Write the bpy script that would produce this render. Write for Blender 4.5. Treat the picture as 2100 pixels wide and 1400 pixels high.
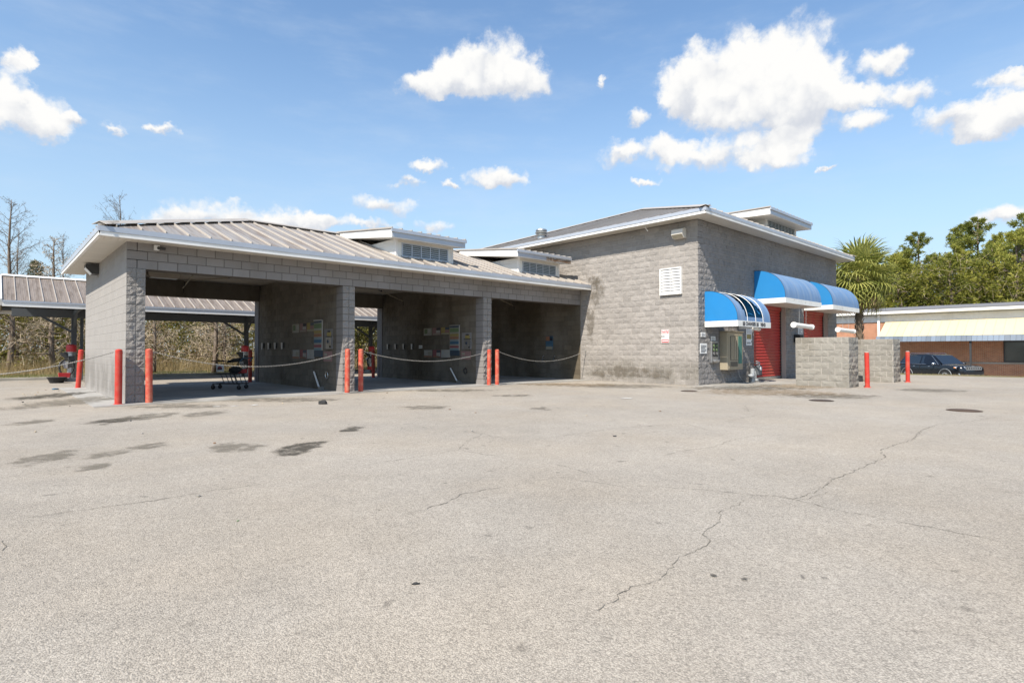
import bpy, bmesh, math, random
from mathutils import Vector, Matrix, noise as mnoise
rad = math.radians
random.seed(11)
for o in list(bpy.data.objects): bpy.data.objects.remove(o, do_unlink=True)
scene = bpy.context.scene
col = scene.collection

# ---------------------------------------------------------------- camera
cam_d = bpy.data.cameras.new('camera'); cam = bpy.data.objects.new('camera', cam_d); col.objects.link(cam)
cam.location = (-2.223, -15.211, 1.191)
cam.rotation_euler = (rad(90 + 0.921), 0, rad(-42.579))
cam_d.sensor_fit = 'HORIZONTAL'; cam_d.sensor_width = 36; cam_d.lens = 19.948
cam_d.clip_end = 4000; cam_d.clip_start = 0.05
scene.camera = cam
scene.view_settings.view_transform = 'Standard'
scene.view_settings.look = 'None'
scene.view_settings.exposure = 0.56
scene.view_settings.gamma = 1.0
scene.view_settings.use_curve_mapping = False

# ---------------------------------------------------------------- node helpers
class NT:
    def __init__(s, tree):
        s.t = tree; tree.nodes.clear()
    def n(s, typ, i=None, **kw):
        nd = s.t.nodes.new(typ)
        for k, v in kw.items(): setattr(nd, k, v)
        for k, v in (i or {}).items():
            sk = nd.inputs[k]
            if isinstance(v, bpy.types.NodeSocket): s.t.links.new(v, sk)
            else: sk.default_value = v
        return nd
    def m(s, op, a, b=0.0, c=0.0, clamp=False):
        return s.n('ShaderNodeMath', {0: a, 1: b, 2: c}, operation=op, use_clamp=clamp).outputs[0]
    def vm(s, op, a, b=(0, 0, 0)):
        return s.n('ShaderNodeVectorMath', {0: a, 1: b}, operation=op).outputs[0]
    def noise(s, vec, scale, detail=4.0, rough=0.55, out=0):
        return s.n('ShaderNodeTexNoise', {'Vector': vec, 'Scale': scale, 'Detail': detail, 'Roughness': rough}).outputs[out]
    def sstep(s, v, a, b, lo=0.0, hi=1.0):
        return s.n('ShaderNodeMapRange', {0: v, 1: a, 2: b, 3: lo, 4: hi}, interpolation_type='SMOOTHSTEP').outputs[0]
    def mix(s, f, a, b, mode='MIX'):
        nd = s.n('ShaderNodeMix', data_type='RGBA', blend_type=mode)
        for k, v in ((0, f), (6, a), (7, b)):
            if isinstance(v, bpy.types.NodeSocket): s.t.links.new(v, nd.inputs[k])
            else: nd.inputs[k].default_value = v
        return nd.outputs[2]
    def pos(s): return s.n('ShaderNodeNewGeometry').outputs['Position']

def c4(c): return (c[0], c[1], c[2], 1.0)

# ---------------------------------------------------------------- world: sky and clouds
SUN = Vector((-1.0, -0.315, 1.16)).normalized()
world = bpy.data.worlds.new('World'); scene.world = world; world.use_nodes = True
W = NT(world.node_tree)
sky = W.n('ShaderNodeTexSky', sky_type='NISHITA')
sky.sun_disc = False; sky.sun_elevation = math.asin(SUN.z); sky.sun_rotation = math.atan2(SUN.x, SUN.y) % (2*math.pi)
sky.air_density = 1.15; sky.dust_density = 0.6; sky.ozone_density = 2.2; sky.altitude = 0
gen = W.n('ShaderNodeTexCoord').outputs['Generated']
sep = W.n('ShaderNodeSeparateXYZ', {0: gen})
az = W.m('ARCTAN2', sep.outputs[0], sep.outputs[1])          # bearing from +Y towards +X
el = W.m('ARCSINE', sep.outputs[2])
def azel(u, v):                                               # bearing and height above the horizon of a cloud
    yw, pt = rad(42.579), rad(0.921)
    Rv = Vector((math.cos(yw), -math.sin(yw), 0)); F0 = Vector((math.sin(yw), math.cos(yw), 0))
    d = F0*math.cos(pt) + Vector((0, 0, math.sin(pt))) + Rv*(u-1050)/1163.6 + (-F0*math.sin(pt) + Vector((0, 0, math.cos(pt))))*(700-v)/1163.6
    d.normalize(); return math.atan2(d.x, d.y), math.asin(d.z)
# cumulus puffs: (u, v, half width, half height above centre, half height below)
puffs = [(945, 145, 62, 45, 38), (1020, 125, 75, 48, 50), (1085, 165, 50, 36, 34), (880, 175, 75, 30, 26), (960, 170, 120, 30, 32),
  (1620, 120, 95, 72, 90), (1500, 135, 95, 60, 90), (1420, 150, 70, 50, 70), (1660, 190, 100, 60, 80), (1560, 210, 150, 60, 70), (1420, 205, 70, 45, 50),
  (1470, 320, 140, 34, 30), (1590, 330, 70, 26, 24), (1275, 318, 38, 26, 22), (1360, 305, 60, 24, 26), (1610, 290, 60, 26, 28),
  (1815, 125, 55, 28, 26), (1870, 185, 70, 28, 26), (1775, 250, 60, 22, 20), (1760, 195, 60, 24, 24),
  (1930, 240, 75, 28, 28), (2020, 235, 85, 40, 48), (2090, 210, 70, 40, 50), (2060, 160, 45, 18, 16), (1985, 262, 60, 22, 26),
  (30, 125, 50, 24, 22), (15, 190, 62, 48, 50), (75, 225, 75, 36, 36), (50, 255, 90, 26, 28), (140, 240, 40, 14, 14),
  (1015, 360, 62, 20, 24), (1040, 375, 40, 16, 14), (785, 420, 78, 18, 20), (430, 440, 100, 32, 34), (350, 448, 60, 18, 22), (580, 448, 90, 22, 26), (660, 455, 70, 18, 20),
  (880, 340, 42, 12, 12), (830, 375, 36, 12, 12), (920, 378, 22, 7, 8), (1325, 376, 32, 8, 8), (890, 462, 45, 16, 18), (770, 458, 50, 12, 14),
  (2050, 440, 70, 20, 26), (335, 262, 36, 11, 11), (240, 260, 34, 12, 12), (1230, 170, 14, 8, 8), (1300, 240, 26, 22, 20), (1690, 343, 18, 6, 6)]
P = []
for (u, v, a, t, b) in puffs:
    A, E_ = azel(u, v); k = 1/1163.6
    f = math.cos(A - rad(42.579))
    P.append((A, E_, a*k*f*f, t*k*f, b*k*f))
rs = random.Random(5)
for q in range(14):                                           # the same kind of sky goes on all round
    A = rs.uniform(rad(98), rad(347)); E_ = rs.uniform(.09, .62); w = rs.uniform(.05, .13)
    P.append((A if A < math.pi else A-2*math.pi, E_, w, w*.55, w*.4))
azw = W.n('ShaderNodeCombineXYZ', {0: az, 1: el, 2: 0.0}).outputs[0]
wn = W.n('ShaderNodeTexNoise', {'Vector': azw, 'Scale': 24.0, 'Detail': 7.0, 'Roughness': 0.64})
warp = W.vm('SUBTRACT', wn.outputs[1], (.5, .5, .5))
big = W.n('ShaderNodeTexNoise', {'Vector': azw, 'Scale': 8.0, 'Detail': 3.0, 'Roughness': 0.6}).outputs[1]
warp2 = W.vm('SUBTRACT', big, (.5, .5, .5))
pw = W.vm('ADD', W.vm('ADD', azw, W.vm('MULTIPLY', warp, (.060, .050, 0))), W.vm('MULTIPLY', warp2, (.032, .016, 0)))
dens = None; lit = None
for (A, E_, a, t, b) in P:
    ey = E_ + (t-b)*.5; rx = a*1.28; ry = (t+b)*.64
    q = W.n('ShaderNodeVectorMath', {0: pw, 1: (1/rx, 1/ry, 0), 2: (-A/rx, -ey/ry, 0)}, operation='MULTIPLY_ADD').outputs[0]
    ln = W.n('ShaderNodeVectorMath', {0: q}, operation='LENGTH').outputs['Value']
    bl = W.m('SUBTRACT', 1.0, ln, clamp=True)
    qy = W.n('ShaderNodeVectorMath', {0: q, 1: (0, 1, 0)}, operation='DOT_PRODUCT').outputs['Value']
    dens = bl if dens is None else W.m('ADD', dens, bl)
    lit = W.m('MULTIPLY', bl, qy) if lit is None else W.m('MULTIPLY_ADD', bl, qy, lit)
hmean = W.m('DIVIDE', lit, W.m('MAXIMUM', dens, .02))
lp = W.vm('ADD', azw, W.vm('MULTIPLY', warp, (.035, .030, 0)))
v1 = W.n('ShaderNodeTexVoronoi', {'Vector': lp, 'Scale': 30.0}, feature='SMOOTH_F1').outputs['Distance']
v2 = W.n('ShaderNodeTexVoronoi', {'Vector': lp, 'Scale': 75.0}, feature='F1').outputs['Distance']
lobe = W.m('ADD', W.m('MULTIPLY', W.m('SUBTRACT', .42, v1), .9), W.m('MULTIPLY', W.m('SUBTRACT', .42, v2), .24))
soft = W.m('SUBTRACT', W.noise(azw, 60.0, 6.0, .66), .5)
thick = W.m('ADD', dens, W.m('MULTIPLY', W.m('ADD', lobe, W.m('MULTIPLY', soft, .7)), W.sstep(dens, .0, .22)))
alpha = W.sstep(thick, .05, .74)
shade = W.sstep(W.m('ADD', W.m('ADD', hmean, W.m('MULTIPLY', lobe, 1.15)), W.m('MULTIPLY', W.m('SUBTRACT', wn.outputs[0], .5), .9)), -.72, .16)
ccol = W.mix(shade, (5.7, 6.0, 6.6, 1), (8.5, 8.45, 8.3, 1))
cir = W.n('ShaderNodeTexNoise', {'Vector': W.vm('MULTIPLY', azw, (3.0, 11.0, 1.0)), 'Scale': 1.6, 'Detail': 6.0, 'Roughness': .6}).outputs[0]
veil = W.m('MULTIPLY', W.sstep(cir, .42, .8), .20)
skyc = W.mix(1.0, sky.outputs[0], (1.36, 1.58, 1.72, 1), 'MULTIPLY')
hz = W.sstep(el, -.05, .55, .80, .06)
skyc = W.mix(hz, skyc, (5.0, 6.4, 7.7, 1))
skyc = W.mix(veil, skyc, (6.2, 7.0, 7.9, 1))
skyc = W.mix(alpha, skyc, ccol)
bg = W.n('ShaderNodeBackground', {0: skyc, 1: 0.080})
W.t.links.new(bg.outputs[0], W.n('ShaderNodeOutputWorld').inputs[0])

# ---------------------------------------------------------------- sun
sun_d = bpy.data.lights.new('sun', 'SUN'); sun = bpy.data.objects.new('sun', sun_d); col.objects.link(sun)
sun_d.energy = 5.0; sun_d.angle = rad(0.53); sun_d.color = (1.0, 0.92, 0.81)
sun.rotation_euler = (-SUN).to_track_quat('-Z', 'Y').to_euler(); sun.location = (-20, -10, 30)

# ---------------------------------------------------------------- materials
MATS = {}
def pmat(name, base, rough=.75, metal=0.0, var=.12, vscale=2.0, fine=.08, fscale=70.0, bump=0.0, bscale=90.0, bdist=.004,
         island=0.0, stretch=None, tint=None, tintamt=.0, tscale=.7, spec=.5, alpha=None, trans=0.0):
    m = bpy.data.materials.new(name); m.use_nodes = True; T = NT(m.node_tree); MATS[name] = m
    p = T.pos()
    if stretch: p = T.vm('MULTIPLY', p, stretch)
    f = T.m('ADD', T.m('MULTIPLY', T.m('SUBTRACT', T.noise(p, vscale, 5.0), .5), var*2.4), 1.0)
    f = T.m('ADD', f, T.m('MULTIPLY', T.m('SUBTRACT', T.noise(p, fscale, 3.0), .5), fine*2.4))
    if island:
        g = T.n('ShaderNodeNewGeometry'); oi = T.n('ShaderNodeObjectInfo')
        r = T.m('FRACT', T.m('ADD', g.outputs['Random Per Island'], oi.outputs['Random']))
        f = T.m('ADD', f, T.m('MULTIPLY', T.m('SUBTRACT', r, .5), island*2))
    cc = c4(base)
    if tint:
        cc = T.mix(T.m('MULTIPLY', T.sstep(T.noise(p, tscale, 6.0, .62), .42, .68), tintamt), c4(base), c4(tint))
    colr = T.mix(1.0, cc, T.n('ShaderNodeCombineColor', {0: f, 1: f, 2: f}).outputs[0], 'MULTIPLY')
    b = T.n('ShaderNodeBsdfPrincipled', {'Base Color': colr, 'Roughness': rough, 'Metallic': metal, 'Specular IOR Level': spec})
    if trans: b.inputs['Transmission Weight'].default_value = trans
    if bump:
        h = T.m('ADD', T.noise(p, bscale, 5.0, .65), T.m('MULTIPLY', T.noise(p, bscale*.25, 3.0), 1.5))
        bp = T.n('ShaderNodeBump', {'Strength': bump, 'Distance': bdist, 'Height': h})
        T.t.links.new(bp.outputs[0], b.inputs['Normal'])
    T.t.links.new(b.outputs[0], T.n('ShaderNodeOutputMaterial').inputs[0])
    m['_c'] = 1
    return m

def leafmat(name, a, b_, rough=.6, tl=.35, scale=.8):
    m = bpy.data.materials.new(name); m.use_nodes = True; T = NT(m.node_tree); MATS[name] = m
    g = T.n('ShaderNodeNewGeometry'); oi = T.n('ShaderNodeObjectInfo')
    r = T.m('FRACT', T.m('ADD', g.outputs['Random Per Island'], T.m('MULTIPLY', oi.outputs['Random'], .37)))
    f = T.m('ADD', T.m('MULTIPLY', r, .6), T.m('MULTIPLY', T.noise(T.pos(), scale, 3.0), .55))
    cc = T.mix(T.sstep(f, .2, .95), c4(a), c4(b_))
    d = T.n('ShaderNodeBsdfPrincipled', {'Base Color': cc, 'Roughness': rough, 'Specular IOR Level': .3})
    t = T.n('ShaderNodeBsdfTranslucent', {'Color': cc})
    mx = T.n('ShaderNodeMixShader', {0: tl, 1: d.outputs[0], 2: t.outputs[0]})
    T.t.links.new(mx.outputs[0], T.n('ShaderNodeOutputMaterial').inputs[0])
    return m

def asphalt_mat(name, base):
    m = bpy.data.materials.new(name); m.use_nodes = True; T = NT(m.node_tree); MATS[name] = m
    p = T.pos()
    v = T.n('ShaderNodeTexVoronoi', {'Vector': p, 'Scale': 140.0}, feature='F1')
    stone = T.n('ShaderNodeSeparateColor', {0: v.outputs['Color']}).outputs[0]
    v2 = T.n('ShaderNodeTexVoronoi', {'Vector': p, 'Scale': 70.0}, feature='F1')
    stone2 = T.n('ShaderNodeSeparateColor', {0: v2.outputs['Color']}).outputs[1]
    gap = T.sstep(v.outputs['Distance'], .35, .75)
    sp_ = T.m('ADD', T.m('MULTIPLY', T.m('SUBTRACT', stone, .5), .34), T.m('MULTIPLY', T.m('SUBTRACT', stone2, .5), .22))
    fm = T.m('SUBTRACT', T.m('ADD', 1.0, sp_), T.m('MULTIPLY', gap, .26))
    l1 = T.m('MULTIPLY', T.m('SUBTRACT', T.noise(p, .22, 5.0, .6), .5), .52)
    l2 = T.m('MULTIPLY', T.m('SUBTRACT', T.noise(p, 1.6, 6.0, .62), .5), .34)
    l3 = T.m('MULTIPLY', T.m('SUBTRACT', T.noise(p, 9.0, 5.0, .6), .5), .22)
    fm = T.m('MULTIPLY', fm, T.m('ADD', T.m('ADD', 1.0, l1), T.m('ADD', l2, l3)))
    spot = T.sstep(T.noise(p, 5.2, 3.0, .5), .665, .74)
    fm = T.m('MULTIPLY', fm, T.m('SUBTRACT', 1.0, T.m('MULTIPLY', spot, .34)))
    cc = T.mix(T.sstep(T.noise(p, .5, 5.0), .35, .7), c4(base), c4((base[0]*1.01, base[1]*.985, base[2]*.95)))
    cc = T.mix(1.0, cc, T.n('ShaderNodeCombineColor', {0: fm, 1: fm, 2: fm}).outputs[0], 'MULTIPLY')
    b = T.n('ShaderNodeBsdfPrincipled', {'Base Color': cc, 'Roughness': .92, 'Specular IOR Level': .25})
    hgt = T.m('SUBTRACT', T.m('MULTIPLY', stone, .6), gap)
    bp = T.n('ShaderNodeBump', {'Strength': .55, 'Distance': .004, 'Height': hgt})
    T.t.links.new(bp.outputs[0], b.inputs['Normal'])
    T.t.links.new(b.outputs[0], T.n('ShaderNodeOutputMaterial').inputs[0])
    return m

def block_mat(name, base, rough_bump, island=.07, stain=None, stain_amt=.0, stain_scale=.6, zband=None, bscale=38.0):
    """concrete masonry: speckled aggregate, per block tone, blotchy stains with a shape of their own"""
    m = bpy.data.materials.new(name); m.use_nodes = True; T = NT(m.node_tree); MATS[name] = m
    p = T.pos()
    g = T.n('ShaderNodeNewGeometry'); oi = T.n('ShaderNodeObjectInfo')
    r = T.m('FRACT', T.m('ADD', g.outputs['Random Per Island'], oi.outputs['Random']))
    f = T.m('ADD', 1.0, T.m('MULTIPLY', T.m('SUBTRACT', r, .5), island*2))
    f = T.m('ADD', f, T.m('MULTIPLY', T.m('SUBTRACT', T.noise(p, 1.3, 6.0, .6), .5), .17))
    f = T.m('ADD', f, T.m('MULTIPLY', T.m('SUBTRACT', T.noise(p, 55.0, 4.0, .7), .5), .34))
    cc = c4(base)
    if stain:
        sn = T.noise(T.vm('MULTIPLY', p, (1, 1, .45)), stain_scale, 7.0, .62)
        a = T.sstep(sn, .34 if zband else .40, .58 if zband else .66)
        if zband:
            zz = T.n('ShaderNodeSeparateXYZ', {0: p}).outputs[2]
            zz = T.m('ADD', zz, T.m('MULTIPLY', T.m('SUBTRACT', T.noise(p, 1.1, 5.0), .5), zband[2]))
            a = T.m('MULTIPLY', a, T.m('MULTIPLY', T.sstep(zz, zband[0]-.12, zband[0]+.12), T.sstep(zz, zband[1]-.3, zband[1]+.3, 1.0, 0.0)))
        cc = T.mix(T.m('MULTIPLY', a, stain_amt), cc, c4(stain))
    cc = T.mix(1.0, cc, T.n('ShaderNodeCombineColor', {0: f, 1: f, 2: f}).outputs[0], 'MULTIPLY')
    b = T.n('ShaderNodeBsdfPrincipled', {'Base Color': cc, 'Roughness': .93, 'Specular IOR Level': .2})
    h = T.m('ADD', T.noise(p, bscale, 5.0, .7), T.m('MULTIPLY', T.noise(p, bscale*.32, 3.0, .6), 1.4))
    bp = T.n('ShaderNodeBump', {'Strength': rough_bump, 'Distance': .02 if rough_bump < .9 else .05, 'Height': h})
    T.t.links.new(bp.outputs[0], b.inputs['Normal'])
    T.t.links.new(b.outputs[0], T.n('ShaderNodeOutputMaterial').inputs[0])
    return m

asphalt_mat('asphalt', (.374, .338, .288))
asphalt_mat('asphalt_far', (.30, .285, .26))
pmat('concrete', (.33, .31, .275), .9, var=.22, vscale=.9, fine=.12, fscale=45, bump=.2, bscale=60, tint=(.16, .15, .125), tintamt=.75, tscale=.55)
pmat('concrete_floor', (.34, .33, .31), .8, var=.22, vscale=.9, fine=.12, fscale=45, bump=.2, bscale=60, tint=(.20, .195, .18), tintamt=.7, tscale=.6)
pmat('kerb', (.36, .34, .30), .9, var=.2, fine=.15, bump=.3, tint=(.2, .18, .13), tintamt=.6)
block_mat('block_split', (.285, .268, .250), .98, .06, bscale=17)
block_mat('block_side', (.300, .278, .255), .50, .10, stain=(.115, .105, .080), stain_amt=.55, stain_scale=.9, zband=(.08, .78, .55))
block_mat('block_smooth', (.25, .237, .230), .14, .07, stain=(.17, .15, .125), stain_amt=.4)
block_mat('block_front', (.265, .252, .243), .98, .05, bscale=17, stain=(.15, .14, .125), stain_amt=.35)
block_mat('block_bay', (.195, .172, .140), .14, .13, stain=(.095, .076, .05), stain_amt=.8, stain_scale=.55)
block_mat('block_end', (.30, .285, .268), .22, .03, stain=(.16, .15, .135), stain_amt=.6, stain_scale=.9, zband=(.1, .95, .6))
block_mat('block_guide', (.26, .245, .215), .5, .08, stain=(.17, .15, .115), stain_amt=.6, stain_scale=.8)
block_mat('mortar', (.44, .405, .365), .1, .0)
block_mat('mortar_dark', (.115, .105, .095), .1, .0)
def roofmat(name, base, stainc, stretch, amt=.7):
    m = pmat(name, base, .5, .25, var=.10, vscale=1.0, fine=.06, fscale=20, stretch=stretch, tint=stainc, tintamt=amt, tscale=2.2, island=.05)
    return m
roofmat('roof_x', (.315, .29, .262), (.20, .15, .11), (3.2, .28, .28), .85)
roofmat('roof_y', (.27, .255, .24), (.24, .215, .19), (.28, 3.2, .28), .6)
roofmat('roof_canopy', (.27, .222, .18), (.16, .12, .085), (4.0, .5, .5), .8)
pmat('seam', (.42, .385, .34), .5, .15, var=.12, tint=(.40, .34, .28), tintamt=.4)
pmat('white_trim', (.74, .73, .70), .45, var=.06, fine=.03, tint=(.55, .52, .46), tintamt=.35, tscale=1.2)
pmat('grey_trim', (.42, .45, .50), .4, .3, var=.10, fine=.03)
pmat('vinyl', (.62, .58, .51), .5, var=.05, fine=.03, island=.03)
pmat('ceiling', (.44, .39, .32), .6, var=.10, tint=(.30, .25, .18), tintamt=.5)
pmat('siding', (.72, .72, .68), .5, var=.05, fine=.03)
pmat('louver', (.30, .36, .40), .4, .3, var=.08)
pmat('dark_void', (.02, .02, .022), .9, var=.0)
pmat('rotten_wood', (.16, .095, .055), .9, var=.35, vscale=9, bump=.5, bscale=30, tint=(.40, .36, .30), tintamt=.5, tscale=5)
pmat('red_paint', (.47, .032, .020), .42, var=.12, fine=.08, tint=(.46, .13, .08), tintamt=.45, tscale=5, island=.04)
pmat('red_faded', (.50, .070, .040), .6, var=.18, fine=.12, tint=(.52, .24, .15), tintamt=.7, tscale=6, vscale=6)
pmat('red_door', (.40, .032, .026), .5, var=.10, fine=.05, stretch=(1, 1, .3), tint=(.36, .12, .07), tintamt=.4, tscale=1.5)
pmat('red_plastic', (.48, .03, .035), .4, var=.08)
pmat('chain_metal', (.33, .32, .30), .5, .6, var=.2, fine=.1)
pmat('galv', (.50, .50, .48), .42, .85, var=.12, fine=.1)
pmat('steel_dark', (.055, .055, .055), .5, .3, var=.2)
pmat('post_paint', (.075, .085, .095), .6, var=.15)
pmat('black_rubber', (.022, .022, .022), .75, var=.2)
pmat('canvas_vivid', (.006, .185, .46), .75, var=.06, fine=.05, fscale=120, tint=(.02, .20, .44), tintamt=.4)
pmat('canvas_faded', (.115, .215, .38), .8, var=.10, fine=.05, stretch=(4, .6, .6), tint=(.20, .27, .37), tintamt=.6, tscale=1.0)
pmat('valance', (.74, .74, .71), .6, var=.05, tint=(.5, .48, .42), tintamt=.3, tscale=3)
pmat('pvc', (.80, .79, .76), .35, var=.05, tint=(.6, .55, .45), tintamt=.3)
pmat('beige_metal', (.36, .315, .23), .5, .15, var=.08, tint=(.36, .29, .2), tintamt=.3)
pmat('slot_dark', (.10, .09, .07), .5, var=.2)
pmat('paper', (.78, .78, .76), .8, var=.05)
pmat('paper_dim', (.40, .39, .36), .8, var=.12, tint=(.28, .25, .2), tintamt=.5, tscale=3)
pmat('ink', (.05, .05, .055), .8, var=.1)
pmat('ink_red', (.55, .03, .03), .7, var=.08)
pmat('ink_yellow', (0.325, 0.252, 0.087), .7, var=.1)
pmat('ink_orange', (0.290, 0.147, 0.085), .7, var=.1)
pmat('ink_green', (0.142, 0.201, 0.100), .7, var=.1)
pmat('ink_blue', (0.054, 0.127, 0.200), .7, var=.1)
pmat('ink_sky', (0.167, 0.248, 0.277), .7, var=.1)
pmat('ink_pink', (0.283, 0.166, 0.155), .7, var=.1)
pmat('ink_rose', (0.240, 0.082, 0.090), .7, var=.1)
pmat('ink_cream', (0.321, 0.299, 0.233), .7, var=.1)
pmat('ink_teal', (0.062, 0.198, 0.161), .7, var=.1)
pmat('navy_panel', (.035, .06, .09), .5, var=.15)
pmat('stainless', (.42, .42, .42), .35, .8, var=.12)
pmat('rust', (.20, .085, .035), .9, var=.3, vscale=20, bump=.3)
pmat('iron_cover', (.075, .060, .050), .7, .5, var=.25, vscale=8, tint=(.16, .09, .05), tintamt=.5)
pmat('gas_grey', (.36, .38, .39), .5, .2, var=.1)
pmat('gas_dark', (.09, .10, .11), .6, .2, var=.1)
pmat('brick_wall', (.40, .15, .085), .85)
pmat('pale_panel', (.58, .50, .32), .55, var=.04, fine=.02, island=.03)
pmat('apron_blue', (.105, .14, .185), .5, .15, var=.12, fine=.04, island=.22)
pmat('shingle', (.17, .17, .18), .9, var=.2, fine=.2, fscale=40, bump=.3)
pmat('glass_dark', (.05, .055, .05), .12, var=.2, spec=.8)
pmat('car_paint', (.004, .005, .008), .22, var=.0, spec=.8)
pmat('car_glass', (.012, .018, .028), .06, var=.0, spec=.9)
pmat('chrome', (.65, .66, .68), .18, .95, var=.05)
pmat('car_plastic', (.02, .02, .022), .6, var=.1)
pmat('headlight', (.62, .64, .68), .12, .3, var=.2, vscale=30)
pmat('amber', (.70, .25, .04), .3, var=.1)
pmat('bark', (.135, .098, .070), .95, var=.35, vscale=6, stretch=(3, 3, .7), bump=.7, bscale=24, tint=(.26, .22, .18), tintamt=.7, tscale=3)
pmat('bark_grey', (.20, .175, .145), .95, var=.3, vscale=5, stretch=(3, 3, .7), bump=.6, bscale=24, tint=(.10, .08, .06), tintamt=.5, tscale=3)
pmat('twig', (.42, .34, .24), .95, var=.25, vscale=1.2)
pmat('twig_dark', (.15, .115, .08), .95, var=.25, vscale=1.2)
pmat('palm_trunk', (.155, .115, .080), .95, var=.35, vscale=9, bump=.6, bscale=30)
leafmat('pine_needles', (.20, .23, .036), (.50, .47, .11), .6, .45, .35)
leafmat('pine_needles_dark', (.14, .175, .032), (.36, .36, .085), .6, .45, .35)
leafmat('brush_leaves', (.15, .155, .030), (.42, .375, .10), .7, .4, .4)
leafmat('dry_leaves', (.19, .125, .055), (.38, .28, .14), .8, .3, .6)
leafmat('magnolia_leaves', (.045, .055, .012), (.22, .20, .05), .35, .3, 1.2)
leafmat('cedar_leaves', (.065, .085, .025), (.15, .16, .06), .6, .3, .5)
leafmat('palm_leaf', (.14, .17, .032), (.43, .42, .12), .5, .35, 1.5)
leafmat('palm_dead', (.26, .19, .10), (.40, .31, .18), .8, .3, 1.5)
leafmat('dry_grass', (.26, .19, .085), (.46, .36, .19), .8, .35, .8)
leafmat('green_grass', (.085, .105, .022), (.23, .225, .065), .8, .35, .8)
pmat('soil', (.155, .125, .070), .95, var=.3, vscale=.8, fine=.2, tint=(.13, .14, .04), tintamt=.75, tscale=.35, bump=.4, bscale=20)

def brick_material():
    m = MATS['brick_wall']; T = NT(m.node_tree)
    p = T.pos(); s_ = T.n('ShaderNodeSeparateXYZ', {0: p})
    uv = T.n('ShaderNodeCombineXYZ', {0: T.m('ADD', s_.outputs[0], s_.outputs[1]), 1: s_.outputs[2], 2: 0.0}).outputs[0]
    br = T.n('ShaderNodeTexBrick', {'Vector': uv, 'Color1': (.43, .165, .075, 1), 'Color2': (.32, .11, .055, 1), 'Mortar': (.46, .38, .29, 1),
                                    'Scale': 1.0, 'Mortar Size': .010, 'Brick Width': .22, 'Row Height': .077, 'Bias': 0.0})
    f = T.m('ADD', 1.0, T.m('MULTIPLY', T.m('SUBTRACT', T.noise(p, 3.0, 5.0), .5), .5))
    cc = T.mix(1.0, br.outputs[0], T.n('ShaderNodeCombineColor', {0: f, 1: f, 2: f}).outputs[0], 'MULTIPLY')
    b = T.n('ShaderNodeBsdfPrincipled', {'Base Color': cc, 'Roughness': .9})
    bp = T.n('ShaderNodeBump', {'Strength': .6, 'Distance': .01, 'Height': T.m('SUBTRACT', 1.0, br.outputs[1])})
    T.t.links.new(bp.outputs[0], b.inputs['Normal'])
    T.t.links.new(b.outputs[0], T.n('ShaderNodeOutputMaterial').inputs[0])
brick_material()

def stain_mat(name, c, amt):
    """flat stain lying on the ground: soaked-in edge from the 'fade' attribute and noise"""
    m = bpy.data.materials.new(name); m.use_nodes = True; T = NT(m.node_tree); MATS[name] = m
    p = T.pos()
    a = T.n('ShaderNodeAttribute', attribute_name='fade').outputs['Fac']
    n = T.noise(p, 4.0, 6.0, .65); n2 = T.noise(p, 60.0, 3.0, .6)
    k = T.m('ADD', a, T.m('MULTIPLY', T.m('SUBTRACT', n, .5), 2.6))
    k = T.m('ADD', k, T.m('MULTIPLY', T.m('SUBTRACT', n2, .5), .5))
    k = T.m('MULTIPLY', T.sstep(k, .45, 1.15), amt)
    d = T.n('ShaderNodeBsdfDiffuse', {'Color': T.mix(n2, c4([x*.7 for x in c]), c4([x*1.25 for x in c]))})
    t = T.n('ShaderNodeBsdfTransparent')
    mx = T.n('ShaderNodeMixShader', {0: k, 1: t.outputs[0], 2: d.outputs[0]})
    T.t.links.new(mx.outputs[0], T.n('ShaderNodeOutputMaterial').inputs[0])
stain_mat('stain_wall', (.17, .147, .115), .45)
stain_mat('stain_oil', (.085, .078, .066), .80)
stain_mat('stain_damp', (.19, .172, .142), .62)
stain_mat('stain_rust', (.26, .19, .115), .5)
stain_mat('stain_white', (.62, .61, .58), .9)
pmat('crack', (.15, .135, .11), .95, var=.3, vscale=3)
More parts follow.
